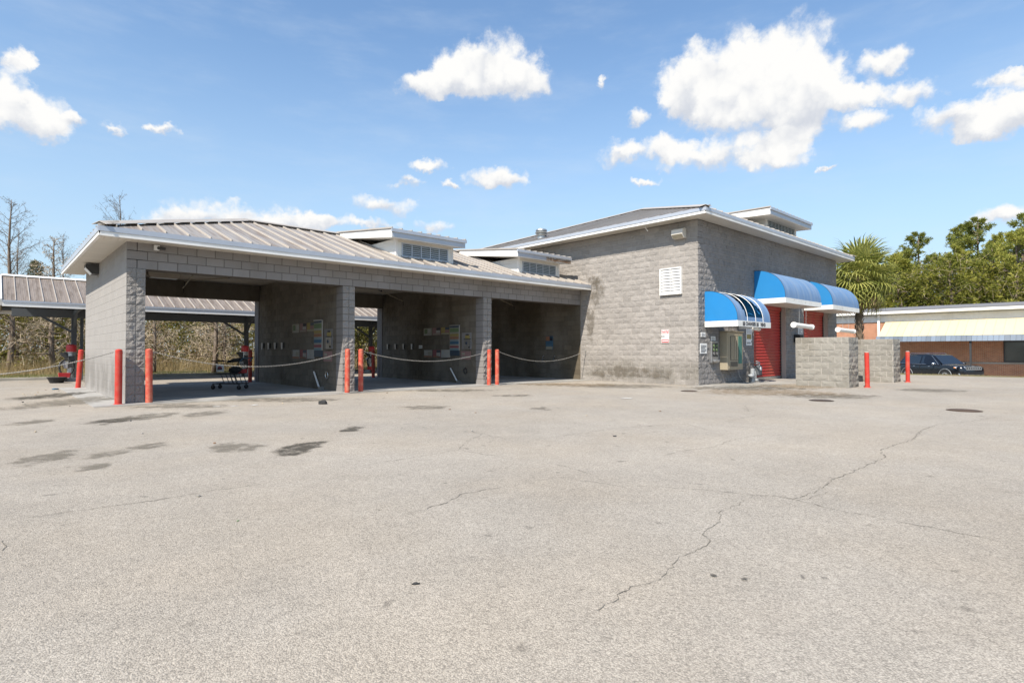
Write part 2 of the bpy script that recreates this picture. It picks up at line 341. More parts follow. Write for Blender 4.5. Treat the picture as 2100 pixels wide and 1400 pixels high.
# ---------------------------------------------------------------- geometry helpers
ORG = {}
def tag(o, label=None, cat=None, group=None, kind=None):
    if label: o['label'] = label
    if cat: o['category'] = cat
    if group: o['group'] = group
    if kind: o['kind'] = kind
    return o
def thing(name, label, cat, loc=(0, 0, 0), group=None):
    o = bpy.data.objects.new(name, None); col.objects.link(o); o.location = loc
    o.empty_display_size = .1
    ORG[o] = Vector(loc); return tag(o, label, cat, group)
def link(name, me, parent=None, base=None):
    o = bpy.data.objects.new(name, me); col.objects.link(o)
    if parent is not None: o.parent = parent; ORG[o] = ORG[parent]
    else:
        o.location = base or (0, 0, 0); ORG[o] = Vector(base or (0, 0, 0))
    return o
def copy_tree(o, parent=None):
    c = o.copy(); col.objects.link(c)
    if parent is not None: c.parent = parent
    for ch in o.children: copy_tree(ch, c)
    return c
class MB:
    def __init__(s): s.v = []; s.f = []; s.mi = []; s.cur = 0
    def add(s, vs, fs):
        k = len(s.v); s.v += [tuple(p) for p in vs]
        for f in fs: s.f.append(tuple(i+k for i in f)); s.mi.append(s.cur)
        return s
    def box(s, x0, y0, z0, x1, y1, z1):
        return s.add([(x0, y0, z0), (x1, y0, z0), (x1, y1, z0), (x0, y1, z0), (x0, y0, z1), (x1, y0, z1), (x1, y1, z1), (x0, y1, z1)],
                     [(0, 3, 2, 1), (4, 5, 6, 7), (0, 1, 5, 4), (1, 2, 6, 5), (2, 3, 7, 6), (3, 0, 4, 7)])
    def bar(s, p, q, w, h, up=(0, 0, 1)):
        p, q = Vector(p), Vector(q); d = (q-p).normalized(); up = Vector(up)
        sd = d.cross(up)
        if sd.length < 1e-4: sd = d.cross(Vector((1, 0, 0)))
        sd.normalize(); u = sd.cross(d).normalized()
        vs = []
        for c in (p, q):
            for a, b in ((-1, -1), (1, -1), (1, 1), (-1, 1)): vs.append(c + sd*a*w/2 + u*b*h/2)
        return s.add(vs, [(0, 1, 2, 3), (7, 6, 5, 4), (0, 4, 5, 1), (1, 5, 6, 2), (2, 6, 7, 3), (3, 7, 4, 0)])
    def tube(s, pts, r, n=8, cap=True):
        pts = [Vector(p) for p in pts]; rr = r if isinstance(r, (list, tuple)) else [r]*len(pts)
        vs, fs = [], []; ref = None
        for i, p in enumerate(pts):
            d = (pts[min(i+1, len(pts)-1)] - pts[max(i-1, 0)])
            if d.length < 1e-6: d = Vector((0, 0, 1))
            d.normalize()
            if ref is None: ref = Vector((0, 0, 1)) if abs(d.z) < .9 else Vector((1, 0, 0))
            a = d.cross(ref)
            if a.length < 1e-4: a = d.cross(Vector((0, 1, 0)))
            a.normalize(); b = d.cross(a).normalized(); ref = -b if False else ref
            for k in range(n):
                t = 2*math.pi*k/n; vs.append(p + (a*math.cos(t) + b*math.sin(t))*rr[i])
        for i in range(len(pts)-1):
            for k in range(n):
                k2 = (k+1) % n; fs.append((i*n+k, i*n+k2, (i+1)*n+k2, (i+1)*n+k))
        if cap: fs.append(tuple(range(n-1, -1, -1))); fs.append(tuple((len(pts)-1)*n+k for k in range(n)))
        return s.add(vs, fs)
    def lathe(s, prof, c, n=16):
        vs, fs = [], []
        for r, z in prof:
            for k in range(n):
                t = 2*math.pi*k/n; vs.append((c[0]+r*math.cos(t), c[1]+r*math.sin(t), c[2]+z))
        for i in range(len(prof)-1):
            for k in range(n):
                k2 = (k+1) % n; fs.append((i*n+k, i*n+k2, (i+1)*n+k2, (i+1)*n+k))
        fs.append(tuple(range(n-1, -1, -1))); fs.append(tuple((len(prof)-1)*n+k for k in range(n)))
        return s.add(vs, fs)
    def prism(s, pts, ext):
        e = Vector(ext); n = len(pts); a = [Vector(p) for p in pts]
        fs = [tuple(range(n-1, -1, -1)), tuple(range(n, 2*n))] + [(i, (i+1) % n, n+(i+1) % n, n+i) for i in range(n)]
        return s.add(a + [p+e for p in a], fs)
    def poly(s, pts): return s.add(pts, [tuple(range(len(pts)))])
    def build(s, name, mat, parent=None, base=None, smooth=False, bevel=0.0, kind=None, fix=True):
        org = ORG[parent] if parent is not None else Vector(base or (0, 0, 0))
        me = bpy.data.meshes.new(name)
        me.from_pydata([tuple(Vector(p)-org) for p in s.v], [], s.f)
        for mname in (mat if isinstance(mat, (list, tuple)) else [mat]): me.materials.append(MATS[mname])
        if isinstance(mat, (list, tuple)): me.polygons.foreach_set('material_index', s.mi)
        if fix and len(s.f) < 60000:
            b = bmesh.new(); b.from_mesh(me); bmesh.ops.recalc_face_normals(b, faces=b.faces[:]); b.to_mesh(me); b.free()
        if smooth: me.polygons.foreach_set('use_smooth', [True]*len(me.polygons)); 
        me.update()
        o = link(name, me, parent, base)
        if smooth:
            try: me.set_sharp_from_angle(angle=rad(40))
            except Exception: pass
        if bevel:
            md = o.modifiers.new('bevel', 'BEVEL'); md.width = bevel; md.segments = 2; md.limit_method = 'ANGLE'
        if kind: o['kind'] = kind
        return o
def text_mesh(txt, size, mat, parent, loc, rot, name='lettering', thick=.002, bold=0.0, align='CENTER', sx=1.0):
    cu = bpy.data.curves.new('t', 'FONT'); cu.body = txt; cu.size = size; cu.extrude = thick; cu.align_x = align; cu.align_y = 'CENTER'; cu.offset = bold
    cu.resolution_u = 2
    to = bpy.data.objects.new('t', cu); col.objects.link(to)
    dg = bpy.context.evaluated_depsgraph_get(); dg.update()
    me = bpy.data.meshes.new_from_object(to.evaluated_get(dg)); bpy.data.objects.remove(to, do_unlink=True)
    me.materials.clear(); me.materials.append(MATS[mat]); me.name = name
    o = link(name, me, parent)
    o.location = Vector(loc) - (ORG[parent] if parent is not None else Vector()); o.rotation_euler = rot; o.scale = (sx, 1, 1)
    return o
def struct(o): o['kind'] = 'structure'; return o

# ---------------------------------------------------------------- the ground
def smooth01(t): t = max(0.0, min(1.0, t)); return t*t*(3-2*t)
def terrain_z(x, y):
    e = 31.0 + .25*math.sin(y*.5)
    z = -.06
    if x > e: z = -.06 + .07*smooth01((x-e)/.7)
    if x > e+1.0: z = .01 - .81*smooth01((x-e-1.0)/5.0)
    if y > 14.85 and x < 33: z = .05 + .03*math.sin(x*.7)*math.sin(y*.4)*smooth01((y-15)/3)
    return z
def axis(a, b, lo, hi, fine, coarse):
    r = []; t = a
    while t < b:
        r.append(t); t += fine if lo <= t < hi else coarse
    r.append(b); return r
xs = sorted(set(axis(-900, 900, -30, 60, 1.0, 30) + [30.8+.15*i for i in range(50)]))
ys = sorted(set(axis(-900, 900, -40, 40, 1.0, 30) + [14.7, 14.84, 14.9]))
m = MB(); m.v = [(x, y, terrain_z(x, y)) for x in xs for y in ys]
ny = len(ys)
m.f = [(i*ny+j, (i+1)*ny+j, (i+1)*ny+j+1, i*ny+j+1) for i in range(len(xs)-1) for j in range(ny-1)]; m.mi = [0]*len(m.f)
struct(m.build('ground', 'soil', smooth=True))
m = MB(); m.box(-70, -70, -.05, 31.1, 14.66, 0.0); lot = struct(m.build('asphalt_lot', 'asphalt'))
m = MB(); m.box(-70, 14.66, -.05, 33, 14.82, .11); kb = struct(m.build('kerb', 'kerb', bevel=.02))
m = MB(); m.box(36.8, -70, -.85, 46.3, 60, -.775); struct(m.build('lower_road', 'asphalt_far'))
m = MB(); m.box(46.3, -70, -.85, 49.6, 40, -.64); struct(m.build('sidewalk', 'concrete', bevel=.02))
m = MB(); m.box(-.62, -.40, -.03, 15.56, 7.75, .014); struct(m.build('bay_floor', 'concrete_floor'))
m = MB(); m.box(14.9, -7.0, -.03, 30.0, -5.27, .010); struct(m.build('apron', 'concrete'))
# strip of pale worn concrete in front of the bays
m = MB(); m.box(-.62, -.62, -.03, 15.5, -.405, .009); struct(m.build('apron_edge', 'concrete'))

# cracks in the old asphalt (part of the lot)
cracks = {'a': [(-0.23, -13.55), (-0.04, -13.52), (0.13, -13.5), (0.34, -13.54), (0.55, -13.49), (0.72, -13.44), (0.86, -13.47), (1.08, -13.44), (1.21, -13.3), (1.56, -13.26), (1.72, -13.16), (2.23, -13.13), (2.4, -13.1)],
'b': [(2.41, -13.09), (2.53, -13.22), (2.5, -13.38), (2.94, -13.41), (3.47, -13.35), (4.19, -13.36), (5.15, -13.35), (5.64, -13.17), (6.96, -13.23), (7.76, -13.11), (8.98, -13.11), (9.92, -13.38), (11.39, -13.62)],
'c': [(1.4, -11.51), (1.78, -11.59), (1.79, -11.83), (1.87, -12.15), (2.11, -12.44), (2.32, -12.78), (2.39, -13.05), (2.54, -13.26), (2.45, -13.66), (2.45, -13.98), (2.44, -14.4), (2.42, -14.76)],
'd': [(1.19, -11.53), (1.4, -11.51)], 'e': [(2.15, -10.97), (2.12, -11.45), (2.01, -11.8)],
'f': [(3.41, -11.61), (3.83, -11.61), (4.39, -11.72), (5.19, -11.61), (5.86, -11.68)],
'g': [(3.56, -9.82), (4.89, -9.86), (6.08, -10.28), (6.78, -10.59), (7.78, -10.56), (8.31, -10.52)], 'h': [(6.13, -10.33), (5.66, -10.93)],
'i': [(9.42, -9.69), (8.81, -10.11), (9.98, -9.48)], 'j': [(2.56, -13.43), (3.01, -13.48)], 'k': [(7.35, -7.43), (8.46, -7.45)],
'l': [(-2.12, -9.88), (-1.83, -9.9), (-1.49, -9.92), (-1.27, -9.96), (-0.9, -9.93), (-0.37, -9.95)],
'm': [(0.7, -9.81), (1.28, -9.79), (1.92, -9.75), (2.46, -9.25), (2.96, -8.95), (2.98, -8.47)],
'n': [(1.93, -9.83), (1.97, -10.23), (2.08, -10.53)], 'o': [(-0.05, -11.66), (0.34, -11.59), (0.68, -11.45), (1.19, -11.5)],
'p': [(2.96, -8.95), (2.89, -9.64)], 'q': [(-2.17, -10.42), (-2.15, -10.53), (-2.16, -10.66)]}
rc = random.Random(3)
for k, pts in cracks.items():
    w0 = {'a': .0040, 'b': .0075, 'c': .0052, 'l': .0065, 'q': .010}.get(k, .0062)
    path = []
    for (p, q) in zip(pts[:-1], pts[1:]):
        p, q = Vector((*p, 0)), Vector((*q, 0)); n = max(2, int((q-p).length/.035)); sd = Vector((-(q-p).y, (q-p).x, 0)).normalized()
        for i in range(n):
            t = i/n; path.append(p.lerp(q, t) + sd*(mnoise.noise(Vector((p.x*3+t*7*(q-p).length, p.y*5, 0)))*.035 + rc.uniform(-.011, .011)))
    path.append(Vector((*pts[-1], 0)))
    m = MB(); vs = []; fs = []
    for i, p in enumerate(path):
        d = (path[min(i+1, len(path)-1)] - path[max(i-1, 0)]).normalized(); sd = Vector((-d.y, d.x, 0))
        end = min(1.0, i/6, (len(path)-1-i)/6)
        w = w0*(.35+.65*end)*rc.choice((.25, .5, .8, 1.1, 1.4)) * .5
        vs += [p+sd*w+Vector((0, 0, .0035)), p-sd*w+Vector((0, 0, .0035))]
        if i: fs.append((2*i-2, 2*i-1, 2*i+1, 2*i))
    m.add(vs, fs); m.build('crack', 'crack', lot, fix=False)
# stains soaked into the asphalt
stains = [('stain_oil', 0.55, -8.38, 0.30, 0.75), ('stain_damp', -1.78, -7.09, 0.30, 0.59), ('stain_damp', -0.00, -7.73, 0.48, 0.47), ('stain_oil', -0.62, -3.51, 0.42, 0.74),
('stain_damp', -0.78, -6.91, 0.27, 0.34), ('stain_damp', -1.44, -8.03, 0.2, 0.24), ('stain_damp', -1.18, -7.24, 0.20, 0.38), ('stain_oil', 1.82, -7.23, 0.18, 0.40), ('stain_damp', 0.77, -3.37, 0.37, 0.76),
('stain_damp', -1.64, -2.84, 0.33, 0.59), ('stain_damp', -0.15, -3.27, 0.52, 0.89), ('stain_damp', -0.9, 1.2, 0.9, 2.4), ('stain_oil', -1.0, 3.94, 0.62, 2.0), ('stain_damp', 6.10, -7.04, 0.30, 0.39),
('stain_oil', 1.00, -14.12, 0.03, 0.03), ('stain_oil', 0.68, -13.84, 0.026, 0.02),
('stain_oil', 0.60, -13.71, 0.02, 0.02), ('stain_oil', 0.29, -12.95, 0.03, 0.02), ('stain_oil', 0.92, -14.04, 0.02, 0.04), ('stain_rust', 14.2, -8.3, 2.6, 1.9),
('stain_rust', 17.0, -7.6, 1.8, 1.5), ('stain_damp', 15.26, -6.8, 2.2, 1.3), ('stain_damp', 13.3, -3.6, 2.2, 1.5), ('stain_rust', 12.6, -2.4, 1.8, 1.2), ('stain_damp', 13.96, -9.87, 1.6, 1.1), ('stain_damp', 18.51, -11.07, 1.3, 1.04),

('stain_damp', 3.0, -1.3, 2.0, .7), ('stain_damp', 7.8, -1.4, 2.0, .7), ('stain_rust', 12.2, -1.2, 1.6, .6), ('stain_damp', .8, -1.5, 1.3, .7), ('stain_damp', 4.5, -5.2, .7, .5), ('stain_damp', 8.0, -4.2, .7, .5),
('stain_white', 1.32, -2.11, .10, .10), ('stain_white', 1.62, -2.24, .14, .11), ('stain_white', 2.0, -2.3, .12, .12), ('stain_white', 9.42, -6.73, .2, .16)]
rA, rF = Vector((.736, -.677, 0)), Vector((.677, .736, 0))
for i, (mt, x, y, a, b) in enumerate(stains):
    n = 26; vs = [(0, 0, 0)]; fs = []; fade = [1.0]
    for ring, (rr, fd) in enumerate(((.55, .85), (.85, .45), (1.15, .0))):
        for k in range(n):
            t = 2*math.pi*k/n
            j = 1 + .35*mnoise.noise(Vector((math.cos(t)*1.3+i*7.1, math.sin(t)*1.3, i*1.7)))
            p = rA*(a*rr*j*math.cos(t)) + rF*(b*rr*j*math.sin(t)); vs.append((p.x, p.y, 0)); fade.append(fd)
    for k in range(n):
        k2 = (k+1) % n; fs.append((0, 1+k, 1+k2))
        for r_ in (0, 1): fs.append((1+r_*n+k, 1+(r_+1)*n+k, 1+(r_+1)*n+k2, 1+r_*n+k2))
    me = bpy.data.meshes.new('stain'); me.from_pydata(vs, [], fs); me.materials.append(MATS[mt])
    at = me.attributes.new('fade', 'FLOAT', 'POINT'); at.data.foreach_set('value', fade)
    o = link('stain', me, lot); o.location = (x, y, .005 + .0007*(i % 12) + (.012 if y > -.9 else .008 if x > 12 else 0))
# ---------------------------------------------------------------- masonry
CH = .2032; BM = .4064; JT = .013
_bm = {}
def block_data(w, split, seed):
    w = round(w, 3); key = (w, split, seed)
    if key in _bm: return _bm[key]
    h = CH - JT; dep = .055; v = []; f = []
    if not split:
        e = .004
        v = [(0, e, 0), (w, e, 0), (w, e, h), (0, e, h), (e, 0, e), (w-e, 0, e), (w-e, 0, h-e), (e, 0, h-e), (0, dep, 0), (w, dep, 0), (w, dep, h), (0, dep, h)]
        f = [(4, 5, 6, 7)] + [(i, (i+1) % 4, 4+(i+1) % 4, 4+i) for i in range(4)] + [(8+i, 8+(i+1) % 4, (i+1) % 4, i) for i in range(4)]
    else:
        r = random.Random(seed*91 + int(w*1000)); nx = 4 if w > .25 else 3; nz = 2 if w > .25 else 3
        amp = .016 if split == 1 else .030
        for j in range(nz+1):
            for i in range(nx+1):
                edge = i in (0, nx) or j in (0, nz)
                y = r.uniform(-.010, -.001)*(1 if split == 1 else 1.5) if edge else r.uniform(-amp-.006, amp*.2-.006)
                x = w*i/nx + (0 if i in (0, nx) else r.uniform(-.25, .25)*w/nx)
                z = h*j/nz + (0 if j in (0, nz) else r.uniform(-.25, .25)*h/nz)
                v.append((x, y, z))
        for j in range(nz):
            for i in range(nx):
                a = j*(nx+1)+i; q = (a, a+1, a+nx+2, a+nx+1)
                f += [(q[0], q[1], q[2]), (q[0], q[2], q[3])] if r.random() < .5 else [(q[0], q[1], q[3]), (q[1], q[2], q[3])]
        ring = [i for i in range(nx+1)] + [(j+1)*(nx+1)-1 for j in range(1, nz+1)] + [nz*(nx+1)+i for i in range(nx-1, -1, -1)] + [j*(nx+1) for j in range(nz-1, 0, -1)]
        k = len(v); n = len(ring); v += [(v[i][0], dep, v[i][2]) for i in ring]
        f += [(k+i, k+(i+1) % n, ring[(i+1) % n], ring[i]) for i in range(n)]
    _bm[key] = (v, f); return v, f
_bme = {}
def block_mesh(w, split, seed, mat):
    key = (round(w, 3), split, seed, mat)
    if key not in _bme:
        v, f = block_data(w, split, seed); me = bpy.data.meshes.new('block'); me.from_pydata(v, [], f); me.materials.append(MATS[mat])
        me.polygons.foreach_set('use_smooth', [False]*len(f)); _bme[key] = me
    return _bme[key]
def blocks(parent, org, rotz, L, rows, mat, split=0, single=lambda u, z: True, holes=(), module=BM, stack=False, limit=300, row0=0, name='block', jitter=.0):
    """lay running-bond courses; single() picks the ones that become objects of their own, the rest are joined"""
    rs_ = random.Random(int(L*100)+rows); R_ = Matrix.Rotation(rotz, 3, 'Z'); org = Vector(org)
    lst = []
    for i in range(row0, rows):
        z = i*CH; zc = z + CH/2
        free = [(0.0, L)]
        for (a, b, z0, z1) in holes:
            if z0 < zc < z1:
                nf = []
                for (p, q) in free:
                    if b <= p or a >= q: nf.append((p, q)); continue
                    if a > p: nf.append((p, a))
                    if b < q: nf.append((b, q))
                free = nf
        off = 0 if (i % 2 == 0 or stack) else -module/2
        for (p, q) in free:
            k = math.floor((p-off)/module)
            while off + k*module < q - .02:
                a = max(p, off+k*module); b = min(q, off+(k+1)*module); k += 1
                if b-a < .03: continue
                lst.append((a, b, z))
    ind = [t for t in lst if single(t[0], t[2])]; ind.sort(key=lambda t: -t[0] if rotz else t[0])
    keep = set(ind[:limit]); mb = MB()
    for (a, b, z) in lst:
        w = b-a-JT; sd = rs_.randrange(7)
        loc = org + R_ @ Vector((a+JT/2, rs_.uniform(-jitter, jitter), z+JT/2))
        if (a, b, z) in keep:
            o = bpy.data.objects.new(name, block_mesh(w, split, sd, mat)); col.objects.link(o); o.parent = parent
            o.location = loc - ORG[parent]; o.rotation_euler = (0, 0, rotz)
        else:
            v, f = block_data(w, split, sd); mb.add([loc + R_ @ Vector(p) for p in v], f)
    if mb.v: mb.build('blockwork', mat, parent, kind='stuff', fix=False)
SIDE = rad(-90)      # a wall that faces -X, courses run towards -Y

# ---------------------------------------------------------------- roof pieces
def slope_panels(parent, P0, e, g, L, z0, s, run, lhip, rhip, pitch, first, mat, lift=.012, rib=.045, stop=None, name='roof_panel', seam='seam', seamw=.026):
    """standing-seam sheets: P0 eave start, e along the eave, g horizontally up the slope; hips cut 45 degrees"""
    e, g, P0 = Vector(e), Vector(g), Vector(P0); nrm = Vector((0, 0, 1)) - g*s; nrm.normalize()
    def top(t):
        m_ = run
        if lhip: m_ = min(m_, t)
        if rhip: m_ = min(m_, L-t)
        return max(0.0, m_)
    def pt(t, h, off): return P0 + e*t + g*h + Vector((0, 0, z0 + s*h)) + nrm*off
    cuts = [0.0]; t = first
    while t < L-.02:
        if t > .02: cuts.append(t)
        t += pitch
    cuts.append(L)
    for a, b in zip(cuts[:-1], cuts[1:]):
        prof = [a]
        for k in (run, L-run):
            if a+.01 < k < b-.01: prof.append(k)
        prof.append(b); prof.sort()
        bot = [pt(a, 0, lift), pt(b, 0, lift)]; tp = [pt(k, top(k), lift) for k in reversed(prof) if top(k) > .001]
        poly = bot + tp
        if len(poly) < 3: continue
        m = MB(); n = len(poly); m.cur = 0
        m.add(poly + [p - nrm*lift*.8 for p in poly], [tuple(range(n))] + [((i+1) % n, i, n+i, n+(i+1) % n) for i in range(n)])
        # two low stiffening beads and the raised seam at the panel's edge
        for fr in (.36, .66):
            k = a+(b-a)*fr; tt = top(k)
            if tt > .2: m.add([pt(k-.012, 0, lift), pt(k, 0, lift+.007), pt(k+.012, 0, lift), pt(k-.012, tt, lift), pt(k, tt, lift+.007), pt(k+.012, tt, lift)], [(0, 1, 4, 3), (1, 2, 5, 4), (0, 2, 1)])
        m.cur = 1; tt = top(b if b < L else a); kk = b if b < L else b-seamw
        if tt > .05:
            w = seamw/2; q = [(-w, lift), (w, lift), (w*.6, lift+rib), (-w*.6, lift+rib)]
            m.add([pt(kk+dx, -.005, o_) for dx, o_ in q] + [pt(kk+dx, tt, o_) for dx, o_ in q], [(0, 1, 2, 3), (4, 7, 6, 5), (1, 5, 6, 2), (2, 6, 7, 3), (3, 7, 4, 0)])
        m.build(name, [mat, seam], parent)
def hip_cap(parent, p, q, mat='seam', w=.16, name='hip_cap'):
    p, q = Vector(p), Vector(q); d = (q-p).normalized(); sd = Vector((d.y, -d.x, 0)).normalized()
    m = MB(); vs = []
    for c in (p, q): vs += [c - sd*w + Vector((0, 0, -.035)), c + Vector((0, 0, .035)), c + sd*w + Vector((0, 0, -.035)), c + sd*w + Vector((0, 0, -.045)), c + Vector((0, 0, .022)), c - sd*w + Vector((0, 0, -.045))]
    m.add(vs, [(i, (i+1) % 6, 6+(i+1) % 6, 6+i) for i in range(6)] + [(0, 5, 4, 3, 2, 1), (6, 7, 8, 9, 10, 11)])
    return m.build(name, mat, parent)
def plank_row(parent, p0, e, run, L, pitch, mat='vinyl', singles=True, name='soffit_plank'):
    """soffit boards with open V joints; p0 corner, e along the eave, run the board's own direction"""
    e, run, p0 = Vector(e), Vector(run), Vector(p0); n = int(L/pitch); mb = MB(); shared = None
    for i in range(n):
        w = pitch-.007
        if singles:
            if shared is None:
                m = MB(); a = e*w
                m.add([Vector((0, 0, 0)), a, a+run, run] + [v+Vector((0, 0, .012)) for v in (Vector((0, 0, 0)), a, a+run, run)],
                      [(0, 3, 2, 1), (4, 5, 6, 7), (0, 1, 5, 4), (1, 2, 6, 5), (2, 3, 7, 6), (3, 0, 4, 7)])
                me = bpy.data.meshes.new(name); me.from_pydata([tuple(v) for v in m.v], [], m.f); me.materials.append(MATS[mat]); shared = me
            o = bpy.data.objects.new(name, shared); col.objects.link(o); o.parent = parent; o.location = p0 + e*(i*pitch) - ORG[parent]
        else:
            a = p0 + e*(i*pitch); b = a + e*w; c = b+run; d = a+run
            mb.add([a, b, c, d] + [v+Vector((0, 0, .012)) for v in (a, b, c, d)], [(0, 3, 2, 1), (0, 1, 5, 4), (1, 2, 6, 5), (2, 3, 7, 6), (3, 0, 4, 7)])
    if mb.v: mb.build('soffit_planks', mat, parent, kind='stuff')
def eave_trim(parent, p, q, out, z0, z1):
    """fascia board with a metal drip edge above and a white lip below; out = outward direction"""
    p, q, out = Vector(p), Vector(q), Vector(out); zm = z0 + (z1-z0)*.42; up = Vector((0, 0, 1))
    def strip(a, b, t0, t1, name, mat):
        m = MB(); m.add([p+out*t0+up*a, q+out*t0+up*a, q+out*t1+up*a, p+out*t1+up*a, p+out*t0+up*b, q+out*t0+up*b, q+out*t1+up*b, p+out*t1+up*b],
                        [(0, 3, 2, 1), (4, 5, 6, 7), (0, 1, 5, 4), (1, 2, 6, 5), (2, 3, 7, 6), (3, 0, 4, 7)])
        return m.build(name, mat, parent)
    strip(z0, zm, -.02, .0, 'fascia', 'white_trim')
    strip(zm+.002, z1, -.02, .018, 'drip_edge', 'grey_trim')
    strip(z0-.012, z0+.03, -.05, .012, 'fascia_lip', 'white_trim')

def dormer(parent, x0, x1, yf, zb, zt, rx0, rx1, ry, rz0, rz1, yback, zback, ncell, rib_pitch=.32, rot=False):
    """louvred roof dormer with a shed roof that runs back into the main slope"""
    d = MB().box(x0+.02, yf+.02, zb-.5, x1-.02, yf+2.6, zt).build('dormer', 'siding', parent)
    # lap siding, front and left side
    for k in range(5):
        z = zb-.25+k*(zt-zb+.25)/5; h = (zt-zb+.25)/5
        m = MB(); m.prism([(x0+.06, yf+.018, z), (x0+.06, yf-.004, z), (x0+.06, yf+.010, z+h)], (x1-x0-.12, 0, 0)); m.build('siding_board', 'siding', d)
        m = MB(); m.prism([(x0+.018, yf+.06, z), (x0-.004, yf+.06, z), (x0+.010, yf+.06, z+h)], (0, 2.4, 0)); m.build('siding_board', 'siding', d)
    for xx in (x0, x1-.07): MB().box(xx-.008, yf-.012, zb-.3, xx+.078, yf+.06, zt).build('corner_trim', 'white_trim', d)
    MB().box(x0+.08, yf-.010, zt-.10, x1-.08, yf+.02, zt).build('frieze', 'vinyl', d)
    # vent
    vx0, vx1 = x0+.23, x1-.23; vz0, vz1 = zb+.09 if not rot else zb+.06, zt-.15
    MB().box(vx0, yf-.004, vz0, vx1, yf+.012, vz1).build('vent_back', 'dark_void', d)
    fr = MB()
    fr.box(vx0-.03, yf-.025, vz0-.03, vx1+.03, yf+.0, vz0); fr.box(vx0-.03, yf-.025, vz1, vx1+.03, yf+.0, vz1+.03)
    cw = (vx1-vx0)/ncell
    for k in range(ncell+1): fr.box(vx0+k*cw-.015, yf-.024, vz0, vx0+k*cw+.015, yf+.0, vz1)
    fr.build('vent_frame', 'grey_trim', d)
    for k in range(ncell):
        lv = MB(); n = 6
        for j in range(n):
            z = vz0+(vz1-vz0)*(j+.15)/n; hh = (vz1-vz0)/n
            lv.add([(vx0+k*cw+.015, yf-.022, z), (vx0+(k+1)*cw-.015, yf-.022, z), (vx0+(k+1)*cw-.015, yf-.006, z+hh*.62), (vx0+k*cw+.015, yf-.006, z+hh*.62)], [(0, 1, 2, 3)])
            lv.add([(vx0+k*cw+.015, yf-.022, z), (vx0+(k+1)*cw-.015, yf-.022, z), (vx0+(k+1)*cw-.015, yf-.020, z-.008), (vx0+k*cw+.015, yf-.020, z-.008)], [(0, 1, 2, 3)])
        lv.build('louvers', 'louver', d)
    # shed roof
    sl = (zback-rz1)/(yback-ry)
    m = MB(); m.prism([(rx0, ry, rz0), (rx0, ry, rz1), (rx0, yback, zback), (rx0, yback, zback-(rz1-rz0)*.8)], (rx1-rx0, 0, 0)); m.build('shed_roof', 'white_trim', d)
    MB().box(rx0+.01, ry-.012, rz0+.02, rx1-.01, ry-.001, rz1-.10).build('dormer_fascia', 'grey_trim', d)
    m = MB(); m.bar((rx0-.03, ry-.03, rz1-.03), (rx1+.03, ry-.03, rz1-.03), .05, .10); m.build('drip_edge', 'steel_grey' if 'steel_grey' in MATS else 'grey_trim', d)
    mt = MB(); mt.prism([(rx0-.03, ry-.03, rz1+.006), (rx0-.03, ry-.03, rz1+.026), (rx0-.03, yback, zback+.026), (rx0-.03, yback, zback+.006)], (rx1-rx0+.06, 0, 0)); mt.build('metal_sheet', 'roof_x', d)
    n = int((rx1-rx0)/rib_pitch)+1
    for k in range(n):
        xx = rx0+(rx1-rx0)*k/(n-1)
        m = MB(); m.bar((xx, ry-.03, rz1+.04), (xx, yback, zback+.04), .035, .045); m.build('seam_rib', 'seam', d)
    return d

# ---------------------------------------------------------------- the low building with three open bays
HB = 15*CH; HS = 18*CH
low = thing('wash_bay_building', 'low grey block building with three open wash bays and a seamed metal roof', 'building', (0, 0, 0))
end_wall = MB().box(.003, .008, 0, .37, 7.34, HS-.004).build('end_wall', 'block_end', low)
blocks(end_wall, (0, 7.34, 0), SIDE, 7.34, 18, 'block_end', 0, single=lambda u, z: False)
for (a, b) in ((0.0, .375), (5.18, 5.555), (10.39, 10.768)):
    pier = MB().box(a+(.38 if a == 0 else .008)-(.37 if a == 0 else 0)+.0, .010, 0, b-.004, .41, HB-.002).build('pier', 'mortar_dark', low)
    blocks(pier, (a, 0, 0), 0, b-a, 15, 'block_split', 2, module=(b-a)/2, stack=True)
    if a > 0:
        blocks(pier, (a, .41, 0), SIDE, .405, 15, 'block_smooth', 0, module=.405, stack=True)
    MB().box(a+.004, 6.95, 0, b, 7.36, HB-.002).build('rear_pier', 'block_smooth', low)
MB().box(15.2, 6.95, 0, 15.55, 7.36, HB-.002).build('rear_pier', 'block_smooth', low)
beam = MB().box(.012, .008, HB+.003, 15.555, .39, HS-.002).build('lintel_beam', 'mortar_dark', low)
blocks(beam, (0, 0, 0), 0, 15.56, 18, 'block_smooth', 0, row0=15)
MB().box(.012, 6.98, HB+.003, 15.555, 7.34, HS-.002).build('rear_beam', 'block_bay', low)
for a in (5.215, 10.43):
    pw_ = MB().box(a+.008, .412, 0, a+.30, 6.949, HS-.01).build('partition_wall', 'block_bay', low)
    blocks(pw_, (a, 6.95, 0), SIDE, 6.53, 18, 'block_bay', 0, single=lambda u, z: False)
MB().box(.37, .39, HS-.03, 15.56, 6.98, HS-.006).build('bay_ceiling', 'ceiling', low)
